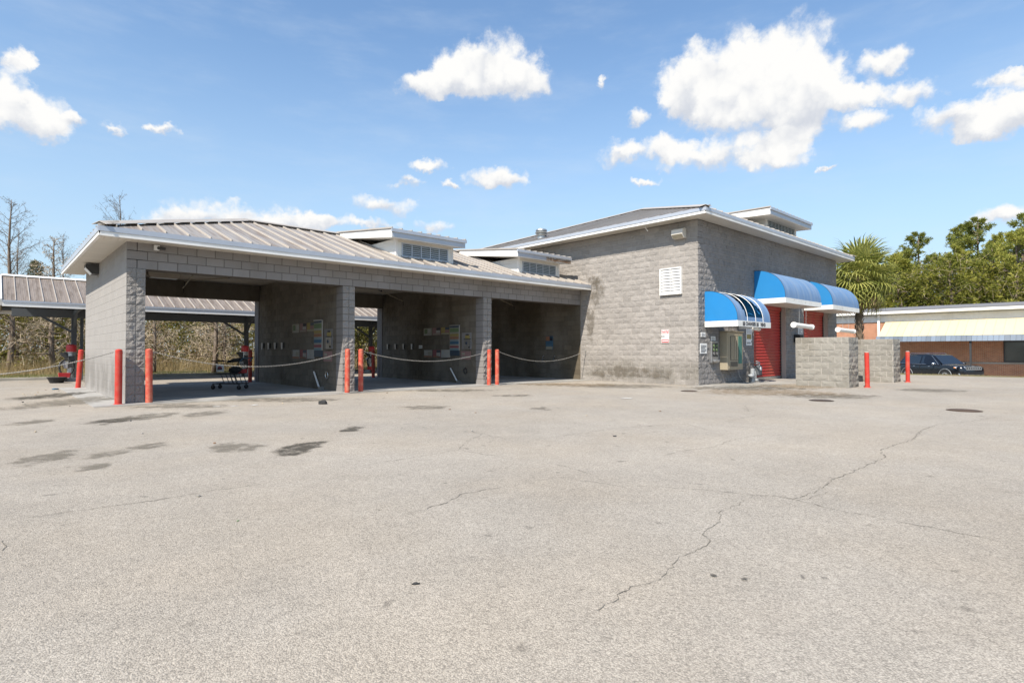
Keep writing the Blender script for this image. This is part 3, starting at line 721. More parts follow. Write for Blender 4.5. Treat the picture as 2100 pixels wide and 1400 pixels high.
# roof
OV = .571; ZE = 3.815; SL = .34; RUN = 3.67+OV; ZR = ZE+RUN*SL
xe, ye0, ye1 = -OV, -OV, 7.34+OV
deck = MB()
a0, a1, a2, a3 = (xe, ye0, ZE), (15.56, ye0, ZE), (15.56, ye1, ZE), (xe, ye1, ZE); r0, r1 = (3.67, 3.67, ZR), (15.56, 3.67, ZR)
deck.add([a0, a1, a2, a3, r0, r1] + [(p[0], p[1], p[2]-.03) for p in (a0, a1, a2, a3)], [(0, 1, 5, 4), (2, 3, 4, 5), (3, 0, 4), (1, 2, 5), (6, 9, 8, 7), (0, 6, 7, 1), (1, 7, 8, 2), (2, 8, 9, 3), (3, 9, 6, 0)])
roof = deck.build('roof', 'roof_x', low)
slope_panels(roof, (xe, ye0, 0), (1, 0, 0), (0, 1, 0), 15.56-xe, ZE, SL, RUN, True, False, .46, .2-xe-.46, 'roof_x')
slope_panels(roof, (xe, ye1, 0), (0, -1, 0), (1, 0, 0), ye1-ye0, ZE, SL, RUN, True, True, .46, .30, 'roof_y')
hip_cap(roof, (xe, ye0, ZE+.075), (3.67, 3.67, ZR+.075)); hip_cap(roof, (xe, ye1, ZE+.075), (3.67, 3.67, ZR+.075))
hip_cap(roof, (3.62, 3.67, ZR+.075), (15.55, 3.67, ZR+.075), name='ridge_cap')
eave_trim(low, (xe, ye0, 0), (15.55, ye0, 0), (0, -1, 0), 3.632, ZE+.01)
eave_trim(low, (xe, ye1, 0), (xe, ye0, 0), (-1, 0, 0), 3.632, ZE+.01)
soffit = MB().box(xe+.01, ye0+.01, 3.656, 15.55, -.001, 3.664).build('soffit', 'vinyl', low)
plank_row(soffit, (xe+.02+.0, ye0+.012, 3.643), (1, 0, 0), (0, OV-.014, 0), 16.05, .125)
soffit2 = MB().box(xe+.01, .005, 3.656, -.001, ye1-.01, 3.664).build('soffit', 'vinyl', low)
plank_row(soffit2, (xe+.012, .005, 3.643), (0, 1, 0), (OV-.014, 0, 0), 7.85, .125)
d1 = dormer(low, 7.12, 9.34, .35, 4.10, 4.72, 6.77, 9.60, .0, 4.655, 4.905, 3.75, 5.34, 5)
d2 = dormer(low, 12.40, 14.66, .35, 4.10, 4.70, 12.03, 14.95, .0, 4.655, 4.905, 3.75, 5.34, 5)
m = MB(); r_ = random.Random(4); x = 13.55
while x < 14.93:
    w = r_.uniform(.08, .25); b_ = min(x+w, 14.94); m.box(x, -.025-r_.uniform(0, .012), 4.655+r_.uniform(0, .04), b_, -.014, 4.80-r_.uniform(0, .03)); x = b_+.004
m.build('rotten_board', 'rotten_wood', d2)['label'] = 'brown rotten fascia board on the dormer'

# ---------------------------------------------------------------- the tall building with two roll-up doors
HT = 28*CH; XT, YT, XR, YR = 15.57, -5.255, 29.08, 8.26
tall = thing('automatic_wash_building', 'tall grey block wash building with red roll-up doors and a hipped metal roof', 'building', (XT, YT, 0))
sw = MB().box(XT+.003, YT+.02, 0, XT+.35, YR, HT-.004).build('side_wall', 'mortar', tall)
blocks(sw, (XT, YR, 0), SIDE, YR-YT, 28, 'block_side', 1, single=lambda u, z: (YR-u) < .0, holes=[(YR-7.0, YR, -1, HS)])
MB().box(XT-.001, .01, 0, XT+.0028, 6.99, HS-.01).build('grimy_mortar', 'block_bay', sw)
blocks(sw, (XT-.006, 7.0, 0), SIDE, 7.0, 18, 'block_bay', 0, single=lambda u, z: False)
DOORS = ((19.78, 22.86), (24.84, 27.86)); DH = 15*CH
fw = MB()
for (a, b) in ((XT+.36, DOORS[0][0]), (DOORS[0][1], DOORS[1][0]), (DOORS[1][1], XR)): fw.box(a, YT+.004, 0, b, YT+.40, DH)
fw.box(XT+.36, YT+.004, DH, XR, YT+.40, HT-.004)
for (yy, zz, a, b) in ((-.85, 3.55, .55, .75), (-.55, 2.4, .28, .9), (-.7, 3.9, .5, .4), (-2.2, .42, 1.3, .30), (-3.6, .35, .8, .22), (-1.0, .30, .5, .2)):
    n = 24; vs = [(0, 0, 0)]; fade = [1.0]; fs = []
    for rr_, fd in ((.55, .85), (.85, .45), (1.15, 0.)):
        for k in range(n):
            t_ = 2*math.pi*k/n; j_ = 1+.3*mnoise.noise(Vector((math.cos(t_)*1.4+yy*9, math.sin(t_)*1.4, zz))); vs.append((0, a*rr_*j_*math.cos(t_), max(b*rr_*j_*math.sin(t_), .02-zz))); fade.append(fd)
    for k in range(n):
        k2 = (k+1) % n; fs.append((0, 1+k, 1+k2)); fs += [(1+r_*n+k, 1+(r_+1)*n+k, 1+(r_+1)*n+k2, 1+r_*n+k2) for r_ in (0, 1)]
    me = bpy.data.meshes.new('wall_stain'); me.from_pydata(vs, [], fs); me.materials.append(MATS['stain_wall']); me.attributes.new('fade', 'FLOAT', 'POINT').data.foreach_set('value', fade)
    o = link('wall_stain', me, sw); o.location = Vector((XT-.030-.002*abs(yy), yy, zz)) - ORG[tall]
fwall = fw.build('front_wall', 'mortar', tall)
blocks(fwall, (XT, YT, 0), 0, XR-XT, 28, 'block_front', 2, single=lambda u, z: False, holes=[(a-XT, b-XT, -1, DH+.01) for a, b in DOORS])
MB().box(XR-.35, YT+.4, 0, XR, YR, HT-.004).build('right_wall', 'block_smooth', tall)
MB().box(XT+.35, YR-.35, 0, XR-.35, YR-.002, HT-.006).build('rear_wall', 'block_smooth', tall)
for (a, b) in DOORS:
    n = 24; m = MB(); y0 = YT+.24; h = DH-.10; pts = []
    for i in range(n*4+1):
        z = .10 + h*i/(n*4); ph = (i % 4)/4
        pts.append((y0 + (-.030 if ph in (.25, .5) else .006), z))
    vs = []; fs = []
    for i, (y, z) in enumerate(pts):
        vs += [(a+.04, y, z), (b-.04, y, z)]
        if i: fs.append((2*i-2, 2*i-1, 2*i+1, 2*i))
    m.add(vs, fs); dr = m.build('roll_up_door', 'red_door', tall)
    MB().box(a+.04, y0-.03, .012, b-.04, y0+.03, .11).build('bottom_bar', 'galv', dr)
    for xx in (a, b-.06): MB().box(xx+.004, y0-.05, .012, xx+.056, y0+.06, DH-.004).build('door_guide', 'steel_dark', dr)
    MB().box(a+.004, y0-.06, DH-.16, b-.004, y0+.10, DH-.004).build('door_header', 'red_door', dr)
MB().box(XT+.4, YT+.42, HT-.3, XR-.4, YR-.4, HT-.2).build('inner_ceiling', 'ceiling', tall)
OT = .65; xe, ye0, x1e, ye1 = XT-OT, YT-OT, XR+OT, YR+OT; ZE2 = 5.875; RUN2 = (x1e-xe)/2; ZP = ZE2+RUN2*SL
pk0, pk1 = (xe+RUN2, ye0+RUN2, ZP), (xe+RUN2, max(ye1-RUN2, ye0+RUN2+.02), ZP)
dk = MB(); a0, a1, a2, a3 = (xe, ye0, ZE2), (x1e, ye0, ZE2), (x1e, ye1, ZE2), (xe, ye1, ZE2)
dk.add([a0, a1, a2, a3, pk0, pk1] + [(p[0], p[1], p[2]-.03) for p in (a0, a1, a2, a3)], [(0, 1, 4), (1, 2, 5, 4), (2, 3, 5), (3, 0, 4, 5), (6, 9, 8, 7), (0, 6, 7, 1), (1, 7, 8, 2), (2, 8, 9, 3), (3, 9, 6, 0)])
roof2 = dk.build('roof', 'roof_y', tall)
slope_panels(roof2, (xe, ye1, 0), (0, -1, 0), (1, 0, 0), ye1-ye0, ZE2, SL, RUN2, True, True, .46, .2, 'roof_y', seam='roof_y', rib=.03)
slope_panels(roof2, (xe, ye0, 0), (1, 0, 0), (0, 1, 0), x1e-xe, ZE2, SL, RUN2, True, True, .46, .2, 'roof_x')
hip_cap(roof2, (xe, ye0, ZE2+.06), (pk0[0], pk0[1], ZP+.06), w=.2); hip_cap(roof2, (xe, ye1, ZE2+.06), (pk1[0], pk1[1], ZP+.06), w=.2); hip_cap(roof2, (x1e, ye0, ZE2+.06), (pk0[0], pk0[1], ZP+.06), w=.2)
eave_trim(tall, (xe, ye1, 0), (xe, ye0, 0), (-1, 0, 0), 5.695, ZE2+.01)
eave_trim(tall, (xe, ye0, 0), (x1e, ye0, 0), (0, -1, 0), 5.695, ZE2+.01)
eave_trim(tall, (x1e, ye0, 0), (x1e, ye1, 0), (1, 0, 0), 5.695, ZE2+.01)
s1 = MB().box(xe+.01, ye0+.01, 5.718, x1e-.01, YT-.001, 5.726).build('soffit', 'vinyl', tall)
plank_row(s1, (xe+.02, ye0+.012, 5.703), (1, 0, 0), (0, OT-.014, 0), x1e-xe-.05, .15, singles=False)
s2 = MB().box(xe+.01, YT+.004, 5.718, XT-.001, ye1-.01, 5.726).build('soffit', 'vinyl', tall)
plank_row(s2, (xe+.012, YT+.005, 5.703), (0, 1, 0), (OT-.014, 0, 0), YR+.6-YT, .15, singles=False)
s3 = MB().box(XR+.001, YT+.004, 5.700, x1e-.01, ye1-.01, 5.726).build('soffit', 'vinyl', tall)
dormer(tall, 21.06, 24.18, -5.20, 6.12, 6.72, 20.20, 24.45, -5.75, 6.53, 6.79, -3.0, 6.86, 8)
# roof exhaust
m = MB(); cx_, cy_, cz_ = 15.75, 2.42, 5.875+(15.75-14.92)*.34
m.lathe([(.17, -.1), (.17, .12), (.24, .13), (.25, .16), (.17, .17), (.17, .22), (.27, .23), (.28, .27), (.18, .28), (.18, .33), (.26, .34), (.24, .40), (.10, .44), (.0, .45)], (cx_, cy_, cz_), 20)
tag(m.build('roof_exhaust', 'galv', base=(cx_, cy_, cz_), smooth=True), 'round ribbed metal exhaust cap standing on the tall building roof', 'roof vent')
for o in (): pass
# ---------------------------------------------------------------- guide walls in front of the doors
def guide_wall(x0, x1, y0, y1, rows, label):
    t = thing('guide_wall', label, 'wall', (x0, y0, 0), 'guide walls by the roll-up doors')
    h = rows*CH
    core = MB().box(x0+.003, y0+.003, 0, x1, y1, h-.008).build('core', 'mortar', t)
    blocks(core, (x0, y1, 0), SIDE, y1-y0, rows, 'block_guide', 1, jitter=.004)
    blocks(core, (x0, y0, 0), 0, x1-x0, rows, 'block_guide', 2, module=.46, jitter=.006)
    MB().box(x0+.012, y0+.012, h-.007, x1-.004, y1-.004, h-.001).build('top_mortar', 'mortar', t)
guide_wall(17.95, 18.87, -9.14, -7.52, 8, 'thick block guide wall near the corner with the change machine')
guide_wall(22.58, 23.5, -9.24, -7.6, 8, 'thick block guide wall beside the bollard nearest the parked car')
m = MB(); m.tube([(22.40, -8.16, .02), (22.40, -8.16, .20)], .12, 12); m.lathe([(.13, .19), (.13, .22), (.03, .24)], (22.40, -8.16, 0), 12)
tag(m.build('wheel_sensor', 'black_rubber', base=(22.40, -8.16, 0)), 'small black canister on the ground at foot of the guide wall', 'canister')

# ---------------------------------------------------------------- bollards and chains
def bollard(x, y, h, mat, label, lean=(0, 0), r=.07):
    t = thing('bollard', label, 'bollard', (x, y, 0), 'red bollards')
    m = MB(); top = Vector((x+lean[0], y+lean[1], h))
    n = 7; m.tube([Vector((x, y, -.02)).lerp(top, i/n) for i in range(n+1)], [r*(1+.012*math.sin(i*2.3)) for i in range(n+1)], 18, cap=True)
    m.build('post', mat, t, smooth=True)
    c = MB(); c.lathe([(r*.97, 0), (r*.85, .012), (r*.5, .022), (0, .026)], (top.x, top.y, h), 18); c.build('cap', mat if h > 1.19 else 'concrete', t, smooth=True)
    k = MB()
    k.tube([top + Vector((r+.018, 0, -.06)) + Vector((.018*math.cos(a), 0, .018*math.sin(a))) for a in [i*math.pi/5 for i in range(11)]], .004, 5); k.build('chain_eye', 'galv', t)
    f = MB(); f.lathe([(r+.035, .0), (r+.03, .018), (r, .022)], (x, y, .0), 18); f.build('base_collar', 'concrete' if mat == 'red_faded' else mat, t)
    return t
bl = [(-.14, -.13, 1.20, 'red_paint', 'clean red bollard at the outer left corner of the end wall', (-.01, 0)),
      (.42, -.24, 1.21, 'red_faded', 'red bollard at the bay side of the first split-face pier', (0, 0)),
      (-.17, 7.36, 1.20, 'red_paint', 'leaning red bollard at the rear corner of the end wall', (.06, .02)),
      (5.12, -.42, 1.215, 'red_faded', 'red bollard before the middle of the second pier', (0, 0)),
      (5.62, -.25, 1.215, 'red_faded', 'faded red bollard right of the second pier before the middle bay', (0, 0)),
      (10.31, -.41, 1.21, 'red_faded', 'faded pinkish red bollard in front of the third pier', (0, 0)),
      (10.61, -.49, 1.21, 'red_faded', 'faded pinkish red bollard at the edge of the dark third bay', (0, 0)),
      (18.64, -9.47, 1.13, 'red_paint', 'red bollard close to the end of the near guide wall', (0, 0)),
      (23.30, -9.53, 1.15, 'red_paint', 'red bollard standing before the parked black car', (0, 0)),
      (4.98, 7.20, 1.21, 'red_paint', 'shaded red bollard behind the first bay beside the vacuum', (0, 0)),
      (10.15, 7.25, 1.21, 'red_paint', 'shaded red bollard at the rear of the middle bay', (0, 0))]
rb_ = random.Random(2)
for b in bl: bollard(*b[:5], lean=(b[5][0]+rb_.uniform(-.014, .014), b[5][1]+rb_.uniform(-.014, .014)))
def chain(p, q, sag, label, drop=0.0, hang=None):
    """sagging chain of alternating links"""
    p, q = Vector(p), Vector(q); L = (q-p).length; n = int(L*1.03/.034)
    pts = []
    for i in range(n+1):
        t = i/n; pts.append(p.lerp(q, t) - Vector((0, 0, sag*4*t*(1-t))))
    if hang: pts += [Vector(q)+ (Vector(hang)-Vector(q))*k/30 for k in range(1, 31)]
    m = MB()
    for i in range(len(pts)-1):
        a, b = pts[i], pts[i+1]; d = (b-a); l = d.length; d.normalize()
        s0 = d.cross(Vector((0, 0, 1)))
        if s0.length < .01: s0 = Vector((1, 0, 0))
        s0.normalize(); u0 = s0.cross(d); sd = s0 if i % 2 == 0 else u0
        c = (a+b)/2; hl = l*.68; hw = .0125; ring = []
        for k in range(8):
            an = 2*math.pi*k/8; ring.append(c + d*hl*math.cos(an) + sd*hw*math.sin(an))
        m.tube(ring+[ring[0]], .0042, 4, cap=False)
    return tag(m.build('chain', 'chain_metal', base=tuple(p), fix=False), label, 'chain', 'chains across the bays')
chain((.51, -.24, 1.16), (5.03, -.42, 1.155), .37, 'sagging metal chain across the bay with the shopping cart')
chain((5.71, -.25, 1.165), (10.22, -.41, 1.15), .30, 'sagging metal chain across the middle bay')
chain((10.70, -.49, 1.15), (15.55, -.30, 1.19), .38, 'sagging metal chain from the last pier to the tall side wall', hang=(15.56, -.08, .03))
chain((-.23, -.13, 1.16), (-4.6, 9.2, .72), .38, 'slack metal chain running from the corner bollard along the side yard')

# ---------------------------------------------------------------- awnings
def awning(x0, x1, yo, zb, zt, label, torn=False, soffit=True, lettering=None):
    t = thing('awning', label, 'awning', ((x0+x1)/2, YT, zb), 'blue quarter-round awnings')
    vz = .20; W_ = abs(yo-YT); y0 = YT-.02; N = 14
    def prof(k, push=0.0):
        a = (math.pi/2)*k/N
        return (y0 - (W_-.02+push)*math.sin(a)**.92, zb+vz + (zt-zb-vz+push)*math.cos(a)**.92)
    nx = 30
    holes = set()
    if torn:
        for i in range(nx):
            for k in range(N):
                fx = (i+.5)/nx; fk = (k+.5)/N
                left = .11 + .13*fk; right = .46 + .36*fk
                if left < fx < right and fk > .16 and fk < .94: holes.add((i, k))
    g = MB(); rr = random.Random(int(x0*10)); vs = []
    for i in range(nx+1):
        fx = i/nx
        for k in range(N+1):
            rip = -.014*abs(math.sin(fx*math.pi*7)) * math.sin(math.pi*k/N)**.5 + .004*rr.uniform(-1, 1)
            y, z = prof(k, rip); vs.append((x0+(x1-x0)*fx, y, z))
    g.add(vs, [(i*(N+1)+k, (i+1)*(N+1)+k, (i+1)*(N+1)+k+1, i*(N+1)+k+1) for i in range(nx) for k in range(N) if (i, k) not in holes])
    g.build('canopy_fabric', 'canvas_faded', t, smooth=True)
    for xx in (x0, x1):
        e = MB(); pts = [(xx, y0, zb+vz)] + [(xx, *prof(k)) for k in range(N+1)]
        e.prism(pts, (.006, 0, 0)); e.build('end_panel', 'canvas_vivid', t)
    # piping line along the end panel's curve
    pp = MB(); pp.tube([(x0-.003, *prof(k, .004)) for k in range(N+1)], .008, 5); pp.build('piping', 'navy_panel', t)
    v = MB(); v.box(x0-.012, yo-.012, zb, x1+.012, yo+.004, zb+vz-.004); fv = v.build('front_valance', 'valance', t)
    for xx in (x0-.013, x1+.003): MB().box(xx, yo+.005, zb+.001, xx+.010, y0, zb+vz-.004).build('side_valance', 'valance', t)
    fr = [x0+(x1-x0)*f for f in ((.28, .53, .76) if torn else (.25, .5, .75))]
    for xx in fr:
        h = MB(); h.tube([(xx, *prof(k, .004 if torn else -.03)) for k in range(N+1)], .010 if torn else .010, 6); h.build('hoop', 'pvc', t, smooth=True)
    b = MB(); b.bar((x0, yo+.02, zb+vz), (x1, yo+.02, zb+vz), .025, .025); b.bar((x0, y0-.005, zb+vz), (x1, y0-.005, zb+vz), .025, .025); b.bar((x0, y0-.005, zt-.02), (x1, y0-.005, zt-.02), .02, .025); b.build('frame', 'pvc', t)
    if torn:
        fl = MB()
        for (ax, ak, bx, bk, w) in ((.42, 2.5, .78, 11.5, .05), (.36, 11.2, .60, 12.2, .03), (.70, 9.5, .80, 12.6, .07)):
            q = []
            for s_ in range(9):
                f = s_/8; k = ak+(bk-ak)*f; y, z = prof(k, -.05-.05*math.sin(f*math.pi)); xx = x0+(x1-x0)*(ax+(bx-ax)*f); ww = w*(1-.6*f)
                q += [(xx-ww, y, z+.01), (xx+ww, y+.03*math.sin(f*9), z-.02)]
            fl.add(q, [(2*i, 2*i+1, 2*i+3, 2*i+2) for i in range(8)])
        fl.build('torn_flap', 'canvas_vivid', t)
    if soffit: MB().box(x0+.01, yo+.01, zb+.012, x1-.01, y0, zb+.024).build('underside', 'vinyl', t)
    if lettering:
        text_mesh(lettering, .165, 'ink', t, ((x0+x1)/2-.05, yo-.016, zb+vz*.48), (rad(90), 0, 0), sx=.98, bold=.006)
    else:
        for f in (.22, .34, .52, .70):
            text_mesh(rr.choice(("'", "-", ",", ".")), .12, 'ink', t, (x0+(x1-x0)*f, yo-.016, zb+.12), (rad(90), 0, 0), name='letter_remnant')
    return t
awning(15.97, 18.49, -6.45, 2.0, 3.24, 'torn blue awning with lettering over the change machine', torn=True, soffit=False, lettering='$$ CHANGER $$   VEND')
awning(19.82, 23.47, -6.46, 3.0, 4.31, 'blue awning above the red door next to the torn awning')
awning(24.87, 28.40, -6.46, 3.0, 4.31, 'blue awning above the red door next to the palm')
def height_bar(x0, x1, z, zc, label):
    t = thing('height_bar', label, 'height bar', ((x0+x1)/2, -6.40, z), 'hanging height bars')
    m = MB(); m.tube([(x0, -6.40, z+.02), (x1, -6.40, z-.02)], .095, 16); m.build('tube', 'pvc', t, smooth=True)
    for xx in (x0, x1-.05):
        c = MB(); c.tube([(xx-.02, -6.40, z+(.02 if xx == x0 else -.02)), (xx+.09, -6.40, z+(.02 if xx == x0 else -.02))], .112, 16); c.build('end_cap', 'pvc', t, smooth=True)
    for f in (.30, .68):
        w = MB(); xx = x0+(x1-x0)*f; w.tube([(xx, -6.40, z+.08), (xx, -6.41, zc+.014)], .006, 5); w.build('hanger_wire', 'galv', t)
height_bar(20.72, 22.55, 2.17, 3.0, 'white tube hanging under the awning next to the torn awning')
height_bar(25.65, 27.75, 2.11, 3.0, 'white tube hanging under the awning next to the palm')

# ---------------------------------------------------------------- things on the tall building's walls
yw_ = YT-.02
def flat_sign(name, label, cat, plane, a0, a1, z0, z1, mat='paper', rows=(), group=None, th=.012, off=.0):
    """thin sign on a wall; plane ('x', X) faces -X, ('y', Y) faces -Y. rows: (z fraction low, high, a low, a high, material)"""
    k, c = plane
    if k == 'y':
        t = thing(name, label, cat, ((a0+a1)/2, c-off, (z0+z1)/2), group); MB().box(a0, c-off-th, z0, a1, c-off, z1).build('board', mat, t)
        for (f0, f1, g0, g1, mm) in rows: MB().box(a0+(a1-a0)*g0, c-off-th-.003, z0+(z1-z0)*f0, a0+(a1-a0)*g1, c-off-th-.0005, z0+(z1-z0)*f1).build('print', mm, t)
    else:
        t = thing(name, label, cat, (c-off, (a0+a1)/2, (z0+z1)/2), group); MB().box(c-off-th, a0, z0, c-off, a1, z1).build('board', mat, t)
        for (f0, f1, g0, g1, mm) in rows: MB().box(c-off-th-.003, a1-(a1-a0)*g1, z0+(z1-z0)*f0, c-off-th-.0005, a1-(a1-a0)*g0, z0+(z1-z0)*f1).build('print', mm, t)
    return t
fl = ('y', YT-.015)
lines = lambda n, m='ink': [(.12+.76*(i/n), .12+.76*(i/n)+.06, .1, .9 if i % 3 else .7, m) for i in range(n)]
flat_sign('notice', 'larger white notice sheet left of the coin changer panel', 'notice', fl, 15.64, 16.09, 1.09, 1.44, rows=lines(6))
flat_sign('notice', 'small white notice sheet above the larger notice on the front wall', 'notice', fl, 15.70, 16.0, 1.66, 1.82, rows=lines(4))
flat_sign('notice', 'small white notice directly above the coin changer panel', 'notice', fl, 16.39, 16.70, 1.54, 1.69, rows=lines(4))
flat_sign('tall_notice', 'tall white notice with a yellow patch beside the first red door', 'notice', fl, 19.08, 19.56, 1.39, 2.07, rows=[(.36, .62, .1, .9, 'ink_yellow'), (.14, .17, .1, .9, 'ink'), (.10, .12, .1, .7, 'ink')] + [(.66+.05*i, .68+.05*i, .12, .88, 'gas_grey') for i in range(6)])
flat_sign('notice', 'white notice on the pillar between the two red doors', 'notice', fl, 24.12, 24.62, 1.84, 2.22, rows=lines(6))
t = thing('coin_changer', 'narrow metal coin changer panel with green dials between notices and cabinet', 'coin changer', (16.52, YT, .74))
MB().box(16.28, YT-.10, .76, 16.77, YT-.005, 1.51).build('panel', 'stainless', t, bevel=.01)
for i, xx in enumerate((16.34, 16.54)):
    MB().box(xx, YT-.108, .98, xx+.17, YT-.1005, 1.46).build('face', 'steel_dark', t)
    for zz in (1.36, 1.22, 1.09):
        m = MB(); m.tube([(xx+.085, YT-.112, zz), (xx+.085, YT-.13, zz)], .055, 12); m.build('dial', 'ink_green' if zz > 1.1 else 'stainless', t)
    m = MB(); m.lathe([(.05, -.02), (.085, .03), (.085, .06)], (xx+.085, YT-.14, .80), 12); m.build('coin_cup', 'stainless', t)
t = thing('vending_cabinet', 'beige metal vending cabinet with vertical columns under the torn awning', 'vending machine', (17.63, YT, .5))
MB().box(17.03, YT-.30, .50, 18.22, YT-.005, 1.86).build('case', 'beige_metal', t, bevel=.015)
MB().box(17.13, YT-.312, .56, 18.14, YT-.301, 1.80).build('door', 'beige_metal', t)
MB().box(17.22, YT-.318, .84, 17.80, YT-.3125, 1.72).build('window_recess', 'slot_dark', t)
for i in range(4):
    m = MB(); xx = 17.27+i*.135; m.box(xx, YT-.335, .86, xx+.09, YT-.3185, 1.70); m.build('column', 'beige_metal', t)
MB().box(17.84, YT-.325, .72, 18.09, YT-.3125, 1.72).build('side_glass', 'ink_teal', t)
MB().box(17.24, YT-.325, .62, 17.76, YT-.3125, .79).build('dispense_tray', 'slot_dark', t)
m = MB(); m.box(17.0, YT-.33, 1.862, 18.25, YT-.005, 1.89); m.build('hood', 'beige_metal', t)
t = thing('strip_light', 'pale tube light fixed beneath the torn awning edge', 'light', (18.3, -6.2, 2.02))
m = MB(); m.bar((17.35, -6.36, 1.965), (18.62, -6.0, 1.965), .10, .06); m.build('housing', 'pvc', t, bevel=.01)
m = MB(); m.tube([(17.42, -6.34, 1.925), (18.55, -6.02, 1.925)], .02, 8); m.build('tube', 'paper', t)
m = MB(); m.bar((17.9, -6.15, 1.99), (17.9, -6.0, 2.20), .02, .02); m.bar((18.3, -6.10, 1.99), (18.3, -5.95, 2.20), .02, .02); m.build('bracket', 'galv', t)
t = thing('gas_meter', 'grey gas meter with pipes and regulators beside the first red door', 'gas meter', (19.2, YT, 0))
gy = YT-.30
m = MB(); m.tube([(18.72, gy, 0), (18.72, gy, .62), (18.74, gy, .70), (19.28, gy, .72)], .022, 8); m.build('inlet_pipe', 'steel_dark', t)
m = MB(); m.tube([(18.98, gy, .01), (18.98, gy, .52)], .085, 14); m.build('riser_sleeve', 'gas_grey', t, smooth=True)
m = MB(); m.lathe([(.04, 0), (.12, .02), (.13, .06), (.10, .10), (.03, .12)], (18.78, gy-.05, .20), 14); m.build('regulator', 'gas_grey', t, smooth=True)
m = MB(); m.box(19.30, gy-.11, .24, 19.62, gy+.11, .62); m.build('meter_body', 'gas_dark', t, bevel=.05)
m = MB(); m.tube([(19.46, gy-.11, .50), (19.46, gy-.125, .50)], .07, 14); m.build('dial', 'paper', t)
m = MB(); m.tube([(19.30, gy, .70), (19.46, gy, .70), (19.46, gy, .60)], .028, 8); m.tube([(19.60, gy, .60), (19.60, gy, .74), (19.34, gy, .78)], .022, 8); m.build('top_pipes', 'gas_grey', t)
m = MB(); m.tube([(19.26, gy, .02), (19.26, gy, .30), (19.22, gy, .40)], .030, 8); m.lathe([(.05, 0), (.09, .03), (.09, .08), (.04, .10)], (19.24, gy-.04, .02), 12); m.build('valve', 'gas_grey', t, smooth=True)
m = MB(); m.bar((19.05, gy, .70), (19.05, gy+.26, .70), .02, .02); m.bar((19.55, gy, .30), (19.55, gy+.26, .30), .02, .02); m.build('wall_bracket', 'steel_dark', t)
m = MB(); m.tube([(18.30, YT-.06, .50), (18.34, YT-.10, .25), (18.56, YT-.16, .0)], .014, 6)
tag(m.build('conduit', 'galv', base=(18.4, YT, 0)), 'thin bent conduit on the wall below the vending cabinet', 'conduit')
t = thing('sensor_box', 'black sensor box on the pillar between the red doors', 'control box', (23.92, YT, 1.55))
MB().box(23.66, YT-.28, 1.55, 24.06, YT-.004, 1.89).build('case', 'black_rubber', t, bevel=.02)
m = MB(); m.tube([(24.10, YT-.15, 1.60), (24.22, YT-.18, 1.60), (24.22, YT-.18, 1.80), (24.10, YT-.15, 1.80)], .012, 6); m.build('guard_loop', 'galv', t)
m = MB(); m.tube([(28.3, YT-.05, 0), (28.3, YT-.05, 1.6), (28.28, YT-.10, 1.85), (28.15, YT-.2, 1.95), (28.02, YT-.25, 1.92)], .022, 8)
tag(m.build('bent_pipe', 'galv', base=(28.3, YT, 0), smooth=True), 'bent pale pipe standing right of the far red door', 'pipe')
# side wall
t = thing('private_sign', 'red and white private property sign on the tall side wall', 'sign', (XT, -3.985, 1.7))
xs_ = XT-.030; MB().box(xs_-.004, -4.14, 1.465, xs_, -3.83, 1.945).build('plate', 'paper', t, bevel=.001)
MB().box(xs_-.007, -4.125, 1.79, xs_-.0045, -3.845, 1.93).build('header_band', 'ink_red', t); MB().box(xs_-.007, -4.125, 1.48, xs_-.0045, -3.845, 1.60).build('footer_band', 'ink_red', t)
rz = (rad(90), 0, rad(-90))
text_mesh('PRIVATE', .066, 'paper', t, (xs_-.009, -3.985, 1.893), rz, bold=.002); text_mesh('PROPERTY', .060, 'paper', t, (xs_-.009, -3.985, 1.826), rz, bold=.002)
text_mesh('NO', .085, 'ink', t, (xs_-.006, -3.905, 1.695), rz, bold=.003)
for k in range(3): MB().box(xs_-.006, -4.11, 1.655+k*.035, xs_-.0045, -3.99, 1.668+k*.035).build('print', 'gas_grey', t)
for k in range(6): MB().box(xs_-.0085, -4.105+k*.042, 1.515, xs_-.0072, -4.075+k*.042, 1.565).build('print', 'paper', t)
MB().box(xs_, -4.0, 1.5, XT+.02, -3.97, 1.9).build('standoff', 'galv', t)
t = thing('wall_louver', 'white slatted louver vent set in the tall side wall', 'vent', (XT, -4.225, 3.18))
xl = XT-.062
MB().box(XT-.036, -4.63, 3.18, XT-.030, -3.82, 4.11).build('backing', 'dark_void', t)
fr = MB(); fr.box(xl-.03, -4.66, 3.17, XT+.02, -4.62, 4.12); fr.box(xl-.03, -3.83, 3.17, XT+.02, -3.79, 4.12); fr.box(xl-.03, -4.619, 3.17, XT+.02, -3.831, 3.21); fr.box(xl-.03, -4.619, 4.08, XT+.02, -3.831, 4.12); fr.build('frame', 'white_trim', t)
for k in range(8):
    z = 3.215+k*.108; m = MB(); m.prism([(xl-.022, -4.618, z), (xl-.015, -4.618, z), (XT-.042, -4.618, z+.098), (XT-.049, -4.618, z+.098)], (0, .786, 0)); m.build('slat', 'white_trim', t)
MB().box(xl-.027, -4.235, 3.212, xl-.019, -4.215, 4.078).build('mullion', 'white_trim', t)
t = thing('wall_light', 'white box floodlight high on the tall side wall near the corner', 'wall light', (XT, -4.57, 5.04))
m = MB(); m.prism([(XT-.01, -4.83, 5.10), (XT-.01, -4.83, 5.44), (XT-.13, -4.83, 5.45), (XT-.27, -4.83, 5.40), (XT-.29, -4.83, 5.22), (XT-.18, -4.83, 5.10)], (0, .44, 0)); m.build('housing', 'vinyl', t, bevel=.012)
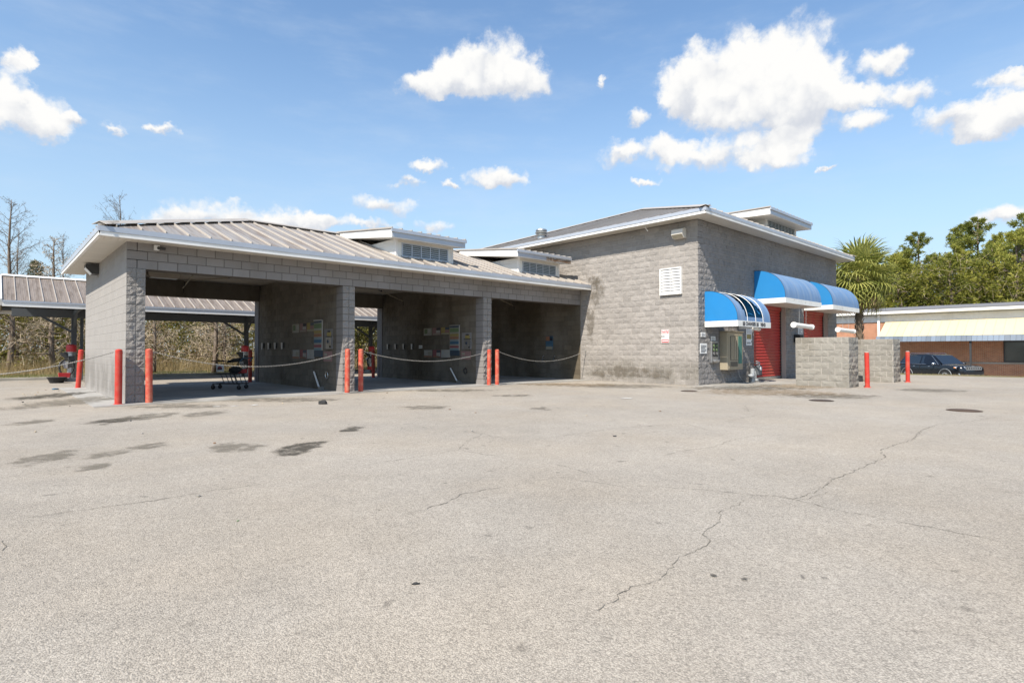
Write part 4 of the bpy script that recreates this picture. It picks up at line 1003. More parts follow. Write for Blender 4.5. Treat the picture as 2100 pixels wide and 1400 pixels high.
m = MB(); m.prism([(XT-.294, -4.80, 5.225), (XT-.284, -4.80, 5.222), (XT-.182, -4.80, 5.112), (XT-.196, -4.80, 5.098)], (0, .38, 0)); m.build('lens', 'beige_metal', t)
t = thing('soffit_light', 'small thin white stick under the tall side eave', 'light', (15.3, -3.2, 5.5)); m = MB(); m.tube([(15.30, -3.30, 5.70), (15.28, -3.44, 5.52)], .02, 6); m.build('stick', 'pvc', t)

# ---------------------------------------------------------------- things on the low building
t = thing('security_camera', 'small white security camera on the beam above the first bay', 'camera', (.589, 0, 3.55))
MB().box(.52, -.10, 3.50, .63, -.004, 3.62).build('mount', 'white_trim', t, bevel=.01); m = MB(); m.tube([(.60, -.10, 3.55), (.70, -.22, 3.53)], .038, 10); m.build('lens_barrel', 'steel_dark', t, smooth=True)
t = thing('flood_light', 'dark wedge floodlight on the left end wall under the eave', 'wall light', (0, 4.55, 3.35))
m = MB(); m.prism([(-.004, 4.35, 3.60), (-.30, 4.35, 3.60), (-.30, 4.35, 3.50), (-.16, 4.35, 3.34), (-.004, 4.35, 3.34)], (0, .42, 0)); m.build('housing', 'steel_dark', t)
m = MB(); m.prism([(-.305, 4.37, 3.50), (-.31, 4.37, 3.495), (-.17, 4.37, 3.33), (-.165, 4.37, 3.336)], (0, .38, 0)); m.build('lens', 'paper', t)
def ceiling_light(x, y, label):
    t = thing('ceiling_light', label, 'ceiling light', (x, y, HS-.03)); z = HS-.03
    m = MB(); m.prism([(x-.42, y-.16, z), (x+.42, y-.16, z), (x+.42, y-.16, z-.17), (x+.36, y-.16, z-.24), (x-.36, y-.16, z-.24), (x-.42, y-.16, z-.17)], (0, .32, 0)); m.build('housing', 'ceiling', t)
    MB().box(x-.35, y-.13, z-.252, x+.35, y+.13, z-.241).build('lens', 'paper', t)
ceiling_light(1.62, 4.6, 'beige box light on the ceiling of the first bay')
def boom(px, py, tip, label, post=True):
    t = thing('hose_boom', label, 'hose boom', (px, py, HS-.03), 'wash booms hanging in the bays'); z = HS-.03
    m = MB(); m.tube([(px, py, z), (px, py, z-.10)], .03, 8); m.box(px-.09, py-.09, z-.018, px+.09, py+.09, z-.001); m.build('swivel', 'steel_dark', t)
    m = MB(); m.tube([(px, py, z-.08), ((px+tip[0])/2, (py+tip[1])/2, (z-.12+tip[2])/2+.02), tip], [.022, .02, .016], 8); m.build('arm', 'beige_metal', t, smooth=True)
    m = MB(); m.tube([tip, (tip[0]+.03, tip[1], tip[2]-.10), (tip[0]+.02, tip[1]+.02, tip[2]-.17)], .012, 6); m.build('hose_stub', 'black_rubber', t)
    m = MB(); d = (Vector(tip)-Vector((px, py, z-.1))).normalized(); b = Vector((px, py, z-.08)) - d*.32
    m.tube([(px, py, z-.08), b, b+Vector((0, 0, .10))], .016, 6); m.build('counter_arm', 'steel_dark', t)
boom(2.35, 4.15, (2.58, 6.6, 3.32), 'dark wash boom pointing to the rear in the cart bay')
boom(3.45, 4.55, (2.30, 5.2, 3.42), 'light wash boom swung sideways in the cart bay')
boom(9.2, 4.9, (10.25, 5.0, 3.22), 'wash boom reaching the right wall of the middle bay')
boom(14.0, 3.6, (15.3, 3.75, 3.22), 'wash boom in the dark bay beside the tall building')

# ---------------------------------------------------------------- posters, hooks and fittings on the bay walls
def bay_fittings(X, where, yo):
    pl = ('x', X-.004); g = 'posters on the bay walls'
    def P(nm, y1, y0, z1, z0, mat, rows, desc): flat_sign('poster', desc+' on wall of the '+where, 'poster', pl, y0, y1, z0, z1, mat, rows, None, .010)
    P('p1', 3.72, 3.17, 2.07, 1.78, 'ink_cream', [(.30, .88, .55, .95, 'paper_dim'), (.25, .85, .12, .45, 'ink_green'), (.05, .18, .05, .95, 'paper_dim')], 'cream poster with a green figure')
    P('p2', 3.12, 2.59, 2.07, 1.79, 'ink_pink', [(.28, .62, .48, .95, 'paper_dim'), (.65, .98, .52, 1.0, 'ink'), (.05, .18, .1, .95, 'ink_cream')], 'pink poster with a black corner')
    P('p3', 2.54, 2.01, 2.07, 1.80, 'ink_yellow', [(.25, .62, .48, .97, 'ink_pink'), (.66, .99, .5, 1.0, 'navy_panel'), (.03, .2, .05, .95, 'ink_cream')], 'yellow poster with a dark corner')
    P('q1', 3.69, 3.15, 1.215, .93, 'paper_dim', [(.02, .22, .0, 1.0, 'ink_orange'), (.3, .75, .5, .95, 'ink_cream')], 'grey and orange lower poster')
    P('q2', 3.09, 2.575, 1.22, .935, 'ink_rose', [(.1, .62, .48, .97, 'paper_dim'), (.66, .95, .5, 1.0, 'navy_panel'), (.02, .2, .1, .8, 'ink_orange')], 'dark red lower poster')
    P('q3', 2.54, 1.975, 1.225, .935, 'paper_dim', [(.35, .85, .08, .3, 'gas_grey')] if X > 8 else [(.3, .95, .02, .35, 'gas_grey')], 'plain white lower poster')
    P('pink', 1.30, .73, 1.17, .87, 'ink_pink', [(.55, .8, .1, .4, 'ink_cream'), (.2, .4, .1, .9, 'ink_cream')], 'pale pink poster below the coin box')
    t = thing('selector_menu', 'tall panel of coloured wash choice strips in the '+where, 'menu board', (X, 1.67, 1.0))
    MB().box(X-.035, 1.38, 1.20, X-.004, 1.96, 2.11).build('board', 'paper_dim', t)
    for (a, b, mm) in ((.0, .08, 'ink_sky'), (.10, .19, 'ink_rose'), (.21, .24, 'ink_cream'), (.25, .37, 'ink_blue'), (.385, .43, 'ink_sky'), (.45, .56, 'ink_orange'), (.57, .67, 'ink_yellow'), (.68, .72, 'ink_cream'), (.74, .90, 'ink_green'), (.92, .99, 'navy_panel')):
        MB().box(X-.040, 1.40, 1.20+.91*a, X-.0355, 1.94, 1.20+.91*b).build('strip', mm, t)
    MB().box(X-.030, 1.39, 1.00, X-.004, 1.95, 1.195).build('lower_panel', 'navy_panel', t)
    fr = MB(); fr.box(X-.05, 1.36, 2.112, X-.004, 1.98, 2.14); fr.build('top_rail', 'stainless', t)
    t = thing('coin_box', 'metal coin box plate with a yellow sign in the '+where, 'coin box', (X, .97, 1.24))
    MB().box(X-.02, .69, 1.24, X-.004, 1.24, 1.84).build('plate', 'block_smooth', t)
    MB().box(X-.05, .71, 1.24, X-.0205, 1.08, 1.59).build('box', 'stainless', t)
    m = MB(); m.prism([(X-.03, .78, 1.62), (X-.03, 1.03, 1.62), (X-.03, 1.04, 1.72), (X-.03, .98, 1.78), (X-.03, .83, 1.78), (X-.03, .77, 1.72)], (.009, 0, 0)); m.build('yellow_sign', 'ink_yellow', t)
    m = MB(); m.prism([(X-.034, .80, 1.735), (X-.034, 1.01, 1.735), (X-.034, .97, 1.785), (X-.034, .84, 1.785)], (.003, 0, 0)); m.build('sign_top', 'ink', t)
    m = MB(); m.tube([(X-.05, .93, 1.46), (X-.065, .93, 1.46)], .05, 12); m.build('dial', 'navy_panel', t)
    m = MB(); m.tube([(X-.05, .77, 1.31), (X-.07, .77, 1.31)], .03, 10); m.build('button', 'black_rubber', t)
    MB().box(X-.055, .72, 1.592, X-.0205, 1.08, 1.61).build('lid', 'black_rubber', t)
    for i, y in enumerate((6.43, 5.79, 5.16, 4.52)):
        t = thing('gun_holster', 'metal wash gun holder, '+('fourth', 'third', 'second', 'first')[i]+' from the posters in the '+where, 'holder', (X, y, 1.24), 'wash gun holders in the '+where)
        m = MB(); m.tube([(X-.06, y, 1.24), (X-.06, y, 1.47)], [.03, .045], 10, cap=False); m.build('tube', 'stainless', t, smooth=True); MB().box(X-.055, y-.05, 1.28, X-.004, y+.05, 1.46).build('plate', 'steel_dark', t)
    t = thing('foam_pole', 'pale slanted pole holder near the floor in the '+where, 'pole', (X, 1.6, 0))
    m = MB(); m.tube([(X-.10, 1.36, .016), (X-.06, 1.88, .54)], .026, 10); m.build('tube', 'pvc', t, smooth=True); MB().box(X-.14, 1.28, .0145, X-.01, 1.40, .10).build('foot', 'galv', t)
    t = thing('hose_ring', 'small wall ring low beside the pier in the '+where, 'ring', (X, 1.0, .36))
    m = MB(); m.tube([(X-.05, 1.0+.085*math.cos(a), .46+.10*math.sin(a)) for a in [i*math.pi/8 for i in range(17)]], .014, 6, cap=False); m.build('hoop', 'galv' if X < 8 else 'black_rubber', t, smooth=True)
    m = MB(); m.bar((X-.055, 1.0, .56), (X-.004, 1.0, .56), .03, .02); m.build('peg', 'rust', t)
bay_fittings(5.215, 'bay with the shopping cart', 0); bay_fittings(10.43, 'middle bay', 0)
flat_sign('tag_label', 'small white double tag by the holders in the middle bay', 'label', ('x', 10.426), 3.83, 4.07, 1.28, 1.40, 'paper', [(.42, .58, 0, 1, 'ink')], None, .01)
flat_sign('bay_sign', 'orange and blue sign on the inner wall of the dark third bay', 'sign', ('x', XT-.03), 1.52, 1.94, 1.24, 1.82, 'ink_blue', [(.64, .98, .02, .55, 'ink_orange'), (.64, .98, .56, .98, 'navy_panel'), (.70, .78, .6, .95, 'ink_rose'), (.02, .22, .05, .95, 'ink_cream'), (.28, .32, .1, .9, 'ink_sky')], None, .012)
t = thing('hose_hooks', 'pair of curved dark pipe hooks beneath the sign in third bay', 'hook', (XT, 1.75, .78))
for y in (2.08, 1.40):
    m = MB(); m.tube([(XT-.03, y, .98), (XT-.10, y, .92), (XT-.12, y, .84), (XT-.08, y, .79), (XT-.03, y+.1, .80)], .016, 6); m.build('hook', 'stainless', t, smooth=True)
t = thing('paper_box', 'grey paper dispenser on the partition at the third bay', 'dispenser', (10.80, .75, 1.42))
MB().box(10.733, .60, 1.42, 10.87, .92, 1.66).build('case', 'gas_grey', t, bevel=.01); MB().box(10.76, .594, 1.45, 10.85, .599, 1.54).build('slot', 'paper', t)

# ---------------------------------------------------------------- vacuum canopy behind the bays
cp = thing('vacuum_canopy', 'open metal-roofed vacuum canopy on dark posts behind the wash bays', 'canopy', (6.8, 13.45, 0))
CX0, CX1, CY0, CY1, CYM = -1.95, 22.0, 10.7, 16.2, 13.45; ZC = 2.90; SC = .40; ZCR = ZC+(CYM-CY0)*SC
dk = MB(); dk.prism([(CX0, CY0, ZC-.02), (CX0, CYM, ZCR-.02), (CX0, CY1, ZC-.02), (CX0, CY1, ZC-.06), (CX0, CYM, ZCR-.06), (CX0, CY0, ZC-.06)], (CX1-CX0, 0, 0)); croof = dk.build('roof', 'roof_canopy', cp)
slope_panels(croof, (CX0, CY0, 0), (1, 0, 0), (0, 1, 0), CX1-CX0, ZC, SC, CYM-CY0, False, False, .37, .35, 'roof_canopy', rib=.035, seamw=.03)
slope_panels(croof, (CX1, CY1, 0), (-1, 0, 0), (0, -1, 0), CX1-CX0, ZC, SC, CYM-CY0, False, False, .37, .35, 'roof_canopy', rib=.035, seamw=.03) if False else None
hip_cap(croof, (CX0, CYM, ZCR+.05), (CX1, CYM, ZCR+.05), 'white_trim', .12, 'ridge_cap')
for (y, s_) in ((CY0, -1), (CY1, 1)):
    MB().box(CX0, y+(-.025 if s_ < 0 else 0), 2.705, CX1, y+(0 if s_ < 0 else .025), 2.84).build('fascia', 'white_trim', cp)
    MB().box(CX0, y+(-.045 if s_ < 0 else 0), 2.842, CX1, y+(0 if s_ < 0 else .045), 2.912).build('drip_edge', 'grey_trim', cp)
for (ya, yb) in ((CY0, CYM), (CY1, CYM)):
    m = MB(); m.bar((CX0-.03, ya, ZC-.06), (CX0-.03, yb, ZCR-.06), .05, .24); m.build('rake_trim', 'white_trim', cp)
for y in (CY0+.35, CYM-1.25, CYM+1.25, CY1-.35):
    m = MB(); zz = ZC+(CYM-abs(y-CYM)-CY0)*SC-.14; m.box(CX0+.05, y-.04, zz-.06, CX1-.05, y+.04, zz+.06); m.build('purlin', 'post_paint', cp)
MB().box(CX0+.3, CYM-.10, 2.50, CX1-.3, CYM+.10, 2.80).build('main_beam', 'post_paint', cp)
for i, x in enumerate((.235, 6.80, 13.39, 19.9)):
    MB().box(x-.085, CYM-.085, 0, x+.085, CYM+.085, 2.499).build('post', 'post_paint', cp)
    if i == 0: MB().box(x+.20, CYM-.05, 0, x+.30, CYM+.05, 2.499).build('post', 'post_paint', cp)
    for s_ in (-1, 1):
        m = MB(); m.bar((x, CYM+s_*.09, 2.70), (x, CYM+s_*2.5, 2.80), .08, .16); m.build('cross_arm', 'post_paint', cp)
        m = MB(); m.bar((x-.086-.0, CYM, 1.95), (x-1.0, CYM, 2.52), .07, .09) if s_ < 0 else m.bar((x, CYM-.1, 2.1), (x, CYM-.9, 2.7), .07, .09); m.build('brace', 'post_paint', cp)

def vacuum(x, y, label):
    t = thing('vacuum_station', label, 'vacuum', (x, y, 0), 'red car vacuum stations')
    MB().box(x-.26, y-.26, -.02, x+.26, y+.26, .13).build('pedestal', 'gas_grey', t, bevel=.02)
    m = MB(); m.lathe([(.13, .13), (.13, 1.08), (.15, 1.10), (.15, 1.14)], (x, y, 0), 18); m.build('canister', 'stainless', t, smooth=True)
    m = MB(); m.lathe([(.16, 1.14), (.17, 1.17), (.17, 1.34), (.16, 1.40), (.10, 1.43), (0, 1.44)], (x, y, 0), 18); m.build('dome', 'red_plastic', t, smooth=True)
    MB().box(x-.10, y-.20, .55, x+.10, y-.12, .98).build('coin_door', 'steel_dark', t, bevel=.01)
    m = MB(); m.prism([(x-.38, y-.08, 1.12), (x-.11, y-.08, 1.12), (x-.11, y-.08, .90), (x-.18, y-.08, .86), (x-.34, y-.08, 1.05)], (0, .16, 0)); m.build('hose_bracket', 'steel_dark', t)
    m = MB(); m.prism([(x-.38, y-.18, .70), (x-.24, y-.18, .83), (x-.12, y-.18, .74), (x-.12, y-.18, .52), (x-.21, y-.18, .50), (x-.26, y-.18, .66)], (0, .20, 0)); m.build('nozzle_hood', 'gas_grey', t)
    pts = [Vector((x-.16, y-.14, .84)) + Vector((-.22*math.sin(a), -.12*math.sin(a*.5), -.30*(1-math.cos(a)))) for a in [i*math.pi*2/16 for i in range(17)]]
    m = MB(); m.tube(pts, .032, 8); m.build('hose', 'black_rubber', t, smooth=True)
    m = MB(); m.prism([(x-.42, y-.30, .34), (x-.06, y-.30, .34), (x-.08, y-.28, .16), (x-.40, y-.28, .16)], (0, -.22, 0)); m.build('litter_box', 'red_plastic', t); MB().box(x-.22, y-.40, -.01, x-.14, y-.32, .159).build('litter_leg', 'steel_dark', t)
vacuum(.10, 12.75, 'red topped vacuum station by the black tub at the left')
vacuum(6.55, 12.8, 'red topped vacuum station seen behind the shopping cart')
vacuum(13.1, 12.8, 'red topped vacuum station seen through the middle bay')
t = thing('rubber_tub', 'low black rubber tub on the asphalt near the left kerb', 'tub', (-.42, 11.5, 0))
m = MB(); m.lathe([(.20, .005), (.27, .17), (.30, .20), (.30, .215), (.265, .215), (.20, .05), (0, .045)], (-.42, 11.5, 0), 20); m.build('shell', 'black_rubber', t, smooth=True)
m = MB(); m.lathe([(.24, .10), (.20, .15), (.1, .165), (0, .17)], (-.42, 11.5, 0), 14); m.build('contents', 'concrete', t)

# ---------------------------------------------------------------- shopping cart
cd = Vector((.655, -.755, 0)); cs = Vector((.755, .655, 0)); co = Vector((3.20, 3.42, 0.014))
def cw(a, b, z): return co + cd*a + cs*b + Vector((0, 0, z))
t = thing('shopping_cart', 'wire shopping cart with a white advert panel standing in the first bay', 'shopping cart', tuple(co))
m = MB()
for s_ in (-1, 1):
    m.tube([cw(-.46, .17*s_, .17), cw(.30, .24*s_, .17), cw(.44, .24*s_, .17)], .013, 6)
    m.tube([cw(.36, .24*s_, .17), cw(.26, .25*s_, .45), cw(.12, .25*s_, .52)], .013, 6)
    for a in (-.18, -.02, .12): m.tube([cw(a+.12, .21*s_, .17), cw(a, .22*s_, .46)], .011, 6)
m.tube([cw(-.46, -.17, .17), cw(-.46, .17, .17)], .013, 6); m.tube([cw(.36, -.24, .17), cw(.36, .24, .17)], .013, 6); m.build('frame', 'steel_dark', t)
m = MB(); top = [(-.50, .20), (.46, .27)]; bt = [(-.44, .17), (.34, .22)]
for f in (.0, .2, .4, .6, .8, 1.0):
    z = .47 + .38*f; w0 = .17+.03*f; w1 = .22+.05*f; a0_ = -.44-.06*f; a1_ = .34+.12*f; r = .008 if f in (0., 1.) else .0035
    m.tube([cw(a0_, -w0, z), cw(a1_, -w1, z), cw(a1_, w1, z), cw(a0_, w0, z), cw(a0_, -w0, z)], r, 4)
for k in range(15):
    f = k/14
    for s_ in (-1, 1): m.tube([cw(-.44+.78*f, s_*(.17+.05*f), .47), cw(-.50+.96*f, s_*(.20+.07*f), .85)], .003, 4)
    m.tube([cw(-.44+.78*f, -(.17+.05*f), .47), cw(-.44+.78*f, (.17+.05*f), .47)], .003, 4)
for k in range(7):
    f = k/6*2-1
    m.tube([cw(-.44, .17*f, .47), cw(-.50, .20*f, .85)], .003, 4); m.tube([cw(.34, .22*f, .47), cw(.46, .27*f, .85)], .003, 4)
m.build('basket', 'steel_dark', t)
m = MB(); m.tube([cw(.46, -.27, .85), cw(.56, -.26, .95), cw(.56, .26, .95), cw(.46, .27, .85)], .014, 8); m.build('handle', 'ink_blue', t)
m = MB(); q = [cw(-.32, -.215, .54), cw(-.06, -.240, .54), cw(-.06, -.252, .76), cw(-.32, -.232, .76)]; m.prism(q, -cs*.01); pn = m.build('advert_panel', 'paper', t)
m = MB(); c_ = cw(-.19, -.248, .65); ring = [c_ + cd*.075*math.cos(a) + Vector((0, 0, .055*math.sin(a))) for a in [i*math.pi/8 for i in range(16)]]; m.prism(ring, -cs*.006); m.build('advert_print', 'ink_rose', pn)
m = MB(); m.prism([c_ - cs*.0065 + cd*.085*a + Vector((0, 0, .02*b_)) for a, b_ in ((-1, -1), (1, -1), (.8, -2.6), (-.8, -2.6))], -cs*.003); m.build('advert_print', 'ink', pn)
m = MB(); m.tube([cw(-.50, -.20, .86), cw(-.36, -.20, .86)], .016, 6); m.tube([cw(-.28, -.22, .88), cw(-.06, -.24, .88)], .016, 6); m.build('corner_bumper', 'black_rubber', t)
for (a, b) in ((-.46, -.17), (-.46, .17), (.42, -.24), (.36, .24)):
    c_ = cw(a, b, .065); m = MB(); m.tube([c_ - cs*.014, c_ + cs*.014], .064, 14); w_ = m.build('wheel', 'black_rubber', t, smooth=True)
    m = MB(); m.bar(c_ + Vector((0, 0, .0)) + cs*.02, c_ + Vector((0, 0, .105)) + cs*.02, .012, .03); m.bar(c_ - cs*.02, c_ + Vector((0, 0, .105)) - cs*.02, .012, .03); m.bar(c_ + Vector((0, 0, .10)) - cs*.025, c_ + Vector((0, 0, .10)) + cs*.025, .03, .014); m.build('fork', 'steel_dark', t)
t = thing('litter_pile', 'dark bags and folded cardboard heaped in the shopping cart', 'litter', tuple(cw(.12, 0, .48)))
rr = random.Random(8); m = MB()
bm_ = bmesh.new(); bmesh.ops.create_icosphere(bm_, subdivisions=3, radius=1)
for v in bm_.verts:
    n_ = 1 + .28*mnoise.noise(v.co*2.3); v.co = Vector((v.co.x*.20*n_, v.co.y*.13*n_, max(-.10, v.co.z*.11*n_)))
me = bpy.data.meshes.new('bag'); bm_.to_mesh(me); bm_.free(); me.materials.append(MATS['black_rubber']); o = link('bag', me, t); o.location = (.02, 0, .11); o.rotation_euler = (0, 0, math.atan2(cd.y, cd.x))
for k, (a, z, h) in enumerate(((.08, .80, .16), (.20, .84, .18))):
    m = MB(); m.prism([cw(a-.16, -.1, z), cw(a+.20, -.1, z+.03), cw(a+.14, -.1, z+.08+.04*k), cw(a-.10, -.1, z+.09)], cs*(.16+.03*k)); m.build('cardboard', 'steel_dark' if k else 'black_rubber', t)

# ---------------------------------------------------------------- small things on the asphalt
def pebble(name, label, cat, x, y, sx, sy, sz, mat, seed, rz=0.0, group=None):
    b = bmesh.new(); bmesh.ops.create_icosphere(b, subdivisions=2, radius=1)
    for v in b.verts:
        n_ = 1+.35*mnoise.noise(v.co*1.7+Vector((seed, 0, 0))); v.co = Vector((v.co.x*sx*n_, v.co.y*sy*n_, max(0.0, (v.co.z+.55)*sz*n_)))
    me = bpy.data.meshes.new(name); b.to_mesh(me); b.free(); me.materials.append(MATS[mat]); o = link(name, me, None, (x, y, .0015)); o.rotation_euler = (0, 0, rz)
    return tag(o, label, cat, group)
pebble('lost_shoe', 'dark crumpled shoe lying on the asphalt before the bays', 'shoe', 3.22, -3.06, .11, .05, .06, 'black_rubber', 3, -.7)
pebble('debris', 'small dark clod on the open asphalt', 'debris', -.614, -12.735, .02, .008, .006, 'black_rubber', 4, -.6)
pebble('debris', 'small blue scrap on the pavement beside the end wall', 'debris', -.75, 7.0, .10, .05, .03, 'ink_blue', 9, .4)
pebble('paper_scrap', 'tiny bright green paper scrap on the asphalt', 'litter', -.936, -10.976, .016, .008, .003, 'ink_green', 6, .9)
rr = random.Random(21)
for k in range(34):
    if k < 16: x, y = rr.uniform(-1.7, -.7), rr.uniform(-.5, 7)
    else: x, y = rr.uniform(-2, 9), rr.uniform(-11, -1)
    pebble('stone', 'small loose stone or leaf scrap on the asphalt', 'stone', x, y, rr.uniform(.012, .03), rr.uniform(.01, .02), rr.uniform(.008, .016), rr.choice(('concrete', 'kerb', 'steel_dark', 'twig', 'rotten_wood')), k*3.1, rr.uniform(0, 3), 'small stones and scraps on the asphalt')
for k, (x, y, r, lab) in enumerate(((12.88, -6.45, .24, 'dark iron manhole cover close to the tall building corner'), (12.33, -10.24, .27, 'dark iron manhole cover in front of the guide walls'), (12.0, -12.98, .29, 'dark iron manhole cover farthest out on the open asphalt'))):
    t = thing('manhole_cover', lab, 'manhole', (x, y, 0), 'manhole covers')
    m = MB(); m.lathe([(r, .001), (r, .007), (r-.02, .009), (r-.03, .006), (r-.035, .006)], (x, y, .002), 28); m.build('ring', 'iron_cover', t)
    m = MB(); m.lathe([(r-.045, .004), (r-.045, .012), (r-.05, .014), (.001, .014)], (x, y, .004), 28); m.build('lid', 'iron_cover', t)

# ---------------------------------------------------------------- brick building beyond the verge
bb = thing('brick_building', 'long red brick building with white fascia beyond the parked car', 'building', (48.8, 1.0, -.64))
BX = 48.8; BY1 = 1.0; BY0 = -34.0
wl = MB(); wl.box(BX, BY0, -.64, BX+.25, BY1, 3.40); wl.box(BX+.25, BY1-.25, -.64, 62, BY1, 3.40); wl.box(61.75, BY0, -.64, 62, BY1-.25, 3.40); wl.build('brick_wall', 'brick_wall', bb)
MB().box(BX-.03, BY0, 3.402, BX+.2, BY1+.03, 3.90).build('white_band', 'white_trim', bb)
for k in range(120):
    y = BY1-.12-k*.29
    if k < 60: MB().box(BX-.045, y-.02, 3.405, BX-.0305, y+.02, 3.895).build('band_batten', 'white_trim', bb)
MB().box(BX-.10, BY0, 3.902, BX+.2, BY1+.05, 3.975).build('recess_shade_strip', 'gas_grey', bb)  # grey strip paints in the shade of the recess under the eave
MB().box(BX-.55, BY0, 3.977, BX+.1, BY1+.45, 4.0).build('eave_soffit', 'vinyl', bb)
MB().box(BX-.58, BY0, 3.98, BX-.552, BY1+.47, 4.20).build('gutter', 'white_trim', bb, bevel=.015)
MB().box(BX-.575, BY1+.452, 3.98, 62, BY1+.48, 4.20).build('rake_board', 'white_trim', bb)
m = MB(); m.prism([(BX-.60, BY0, 4.202), (BX-.60, BY0, 4.26), (56, BY0, 4.95), (63, BY0, 4.26), (63, BY0, 4.202)], (0, BY1+.5-BY0, 0)); m.build('roof', 'shingle', bb)
m = MB(); m.box(BX-.16, -2.10, 1.3, BX-.04, -1.93, 3.97); m.tube([(BX-.10, -2.01, 1.3), (BX-.12, -2.01, -.63)], .05, 8); m.build('downspout', 'white_trim', bb)
EX, PY1 = 46.8, -2.45
n = 62; w = (PY1-BY0)/n
for k in range(n):
    y1 = PY1-k*w; m = MB(); t_ = .012
    m.prism([(BX-.05, y1-.004, 3.395), (EX, y1-.004, 2.245), (EX+.02, y1-.004, 2.215), (BX-.05, y1-.004, 3.36)], (0, -(w-.008), 0))
    m.prism([(BX-.05, y1-w+.03, 3.42), (EX-.005, y1-w+.03, 2.27), (EX, y1-w+.03, 2.24), (BX-.05, y1-w+.03, 3.39)], (0, -.03, 0))
    m.build('canopy_panel', 'pale_panel', bb)
n = 112; w = (PY1+.12-BY0)/n
for k in range(n):
    y1 = PY1+.12-k*w; m = MB()
    m.prism([(EX-.02, y1-.003, 2.235), (EX-.19, y1-.003, 1.85), (EX-.16, y1-.003, 1.84), (EX+.01, y1-.003, 2.205)], (0, -(w-.012), 0)); m.build('apron_panel', 'apron_blue', bb)
m = MB(); m.prism([(BX-.05, PY1+.005, 3.36), (EX+.02, PY1+.005, 2.22), (EX+.02, PY1+.005, 2.0), (BX-.05, PY1+.005, 2.0)], (0, .02, 0)); m.build('canopy_end', 'vinyl', bb) if False else None
MB().box(EX-.12, BY0, 1.93, EX-.02, PY1, 2.0).build('canopy_beam', 'steel_dark', bb)
MB().box(EX, BY0, 2.02, BX-.002, PY1, 2.05).build('canopy_ceiling', 'vinyl', bb)
for y in (-7.9, -13.3, -18.7, -24.1): MB().box(EX-.05, y-.06, -.64, EX+.07, y+.06, 1.929).build('post', 'steel_dark', bb)
MB().box(BX-.05, BY0, .27, BX-.002, -2.6, .38).build('sill_course', 'concrete', bb)
for y in (-9.38, -13.6, -17.8):
    f = MB(); f.box(BX-.04, y-2.6, .40, BX-.001, y, .49); f.box(BX-.04, y-2.6, 1.77, BX-.001, y, 1.86); f.box(BX-.04, y-.09, .49, BX-.001, y, 1.77); f.box(BX-.04, y-2.6, .49, BX-.001, y-2.51, 1.77); w_ = f.build('window', 'steel_dark', bb)
    MB().box(BX-.02, y-2.51, .49, BX-.003, y-.09, 1.77).build('pane', 'glass_dark', w_)

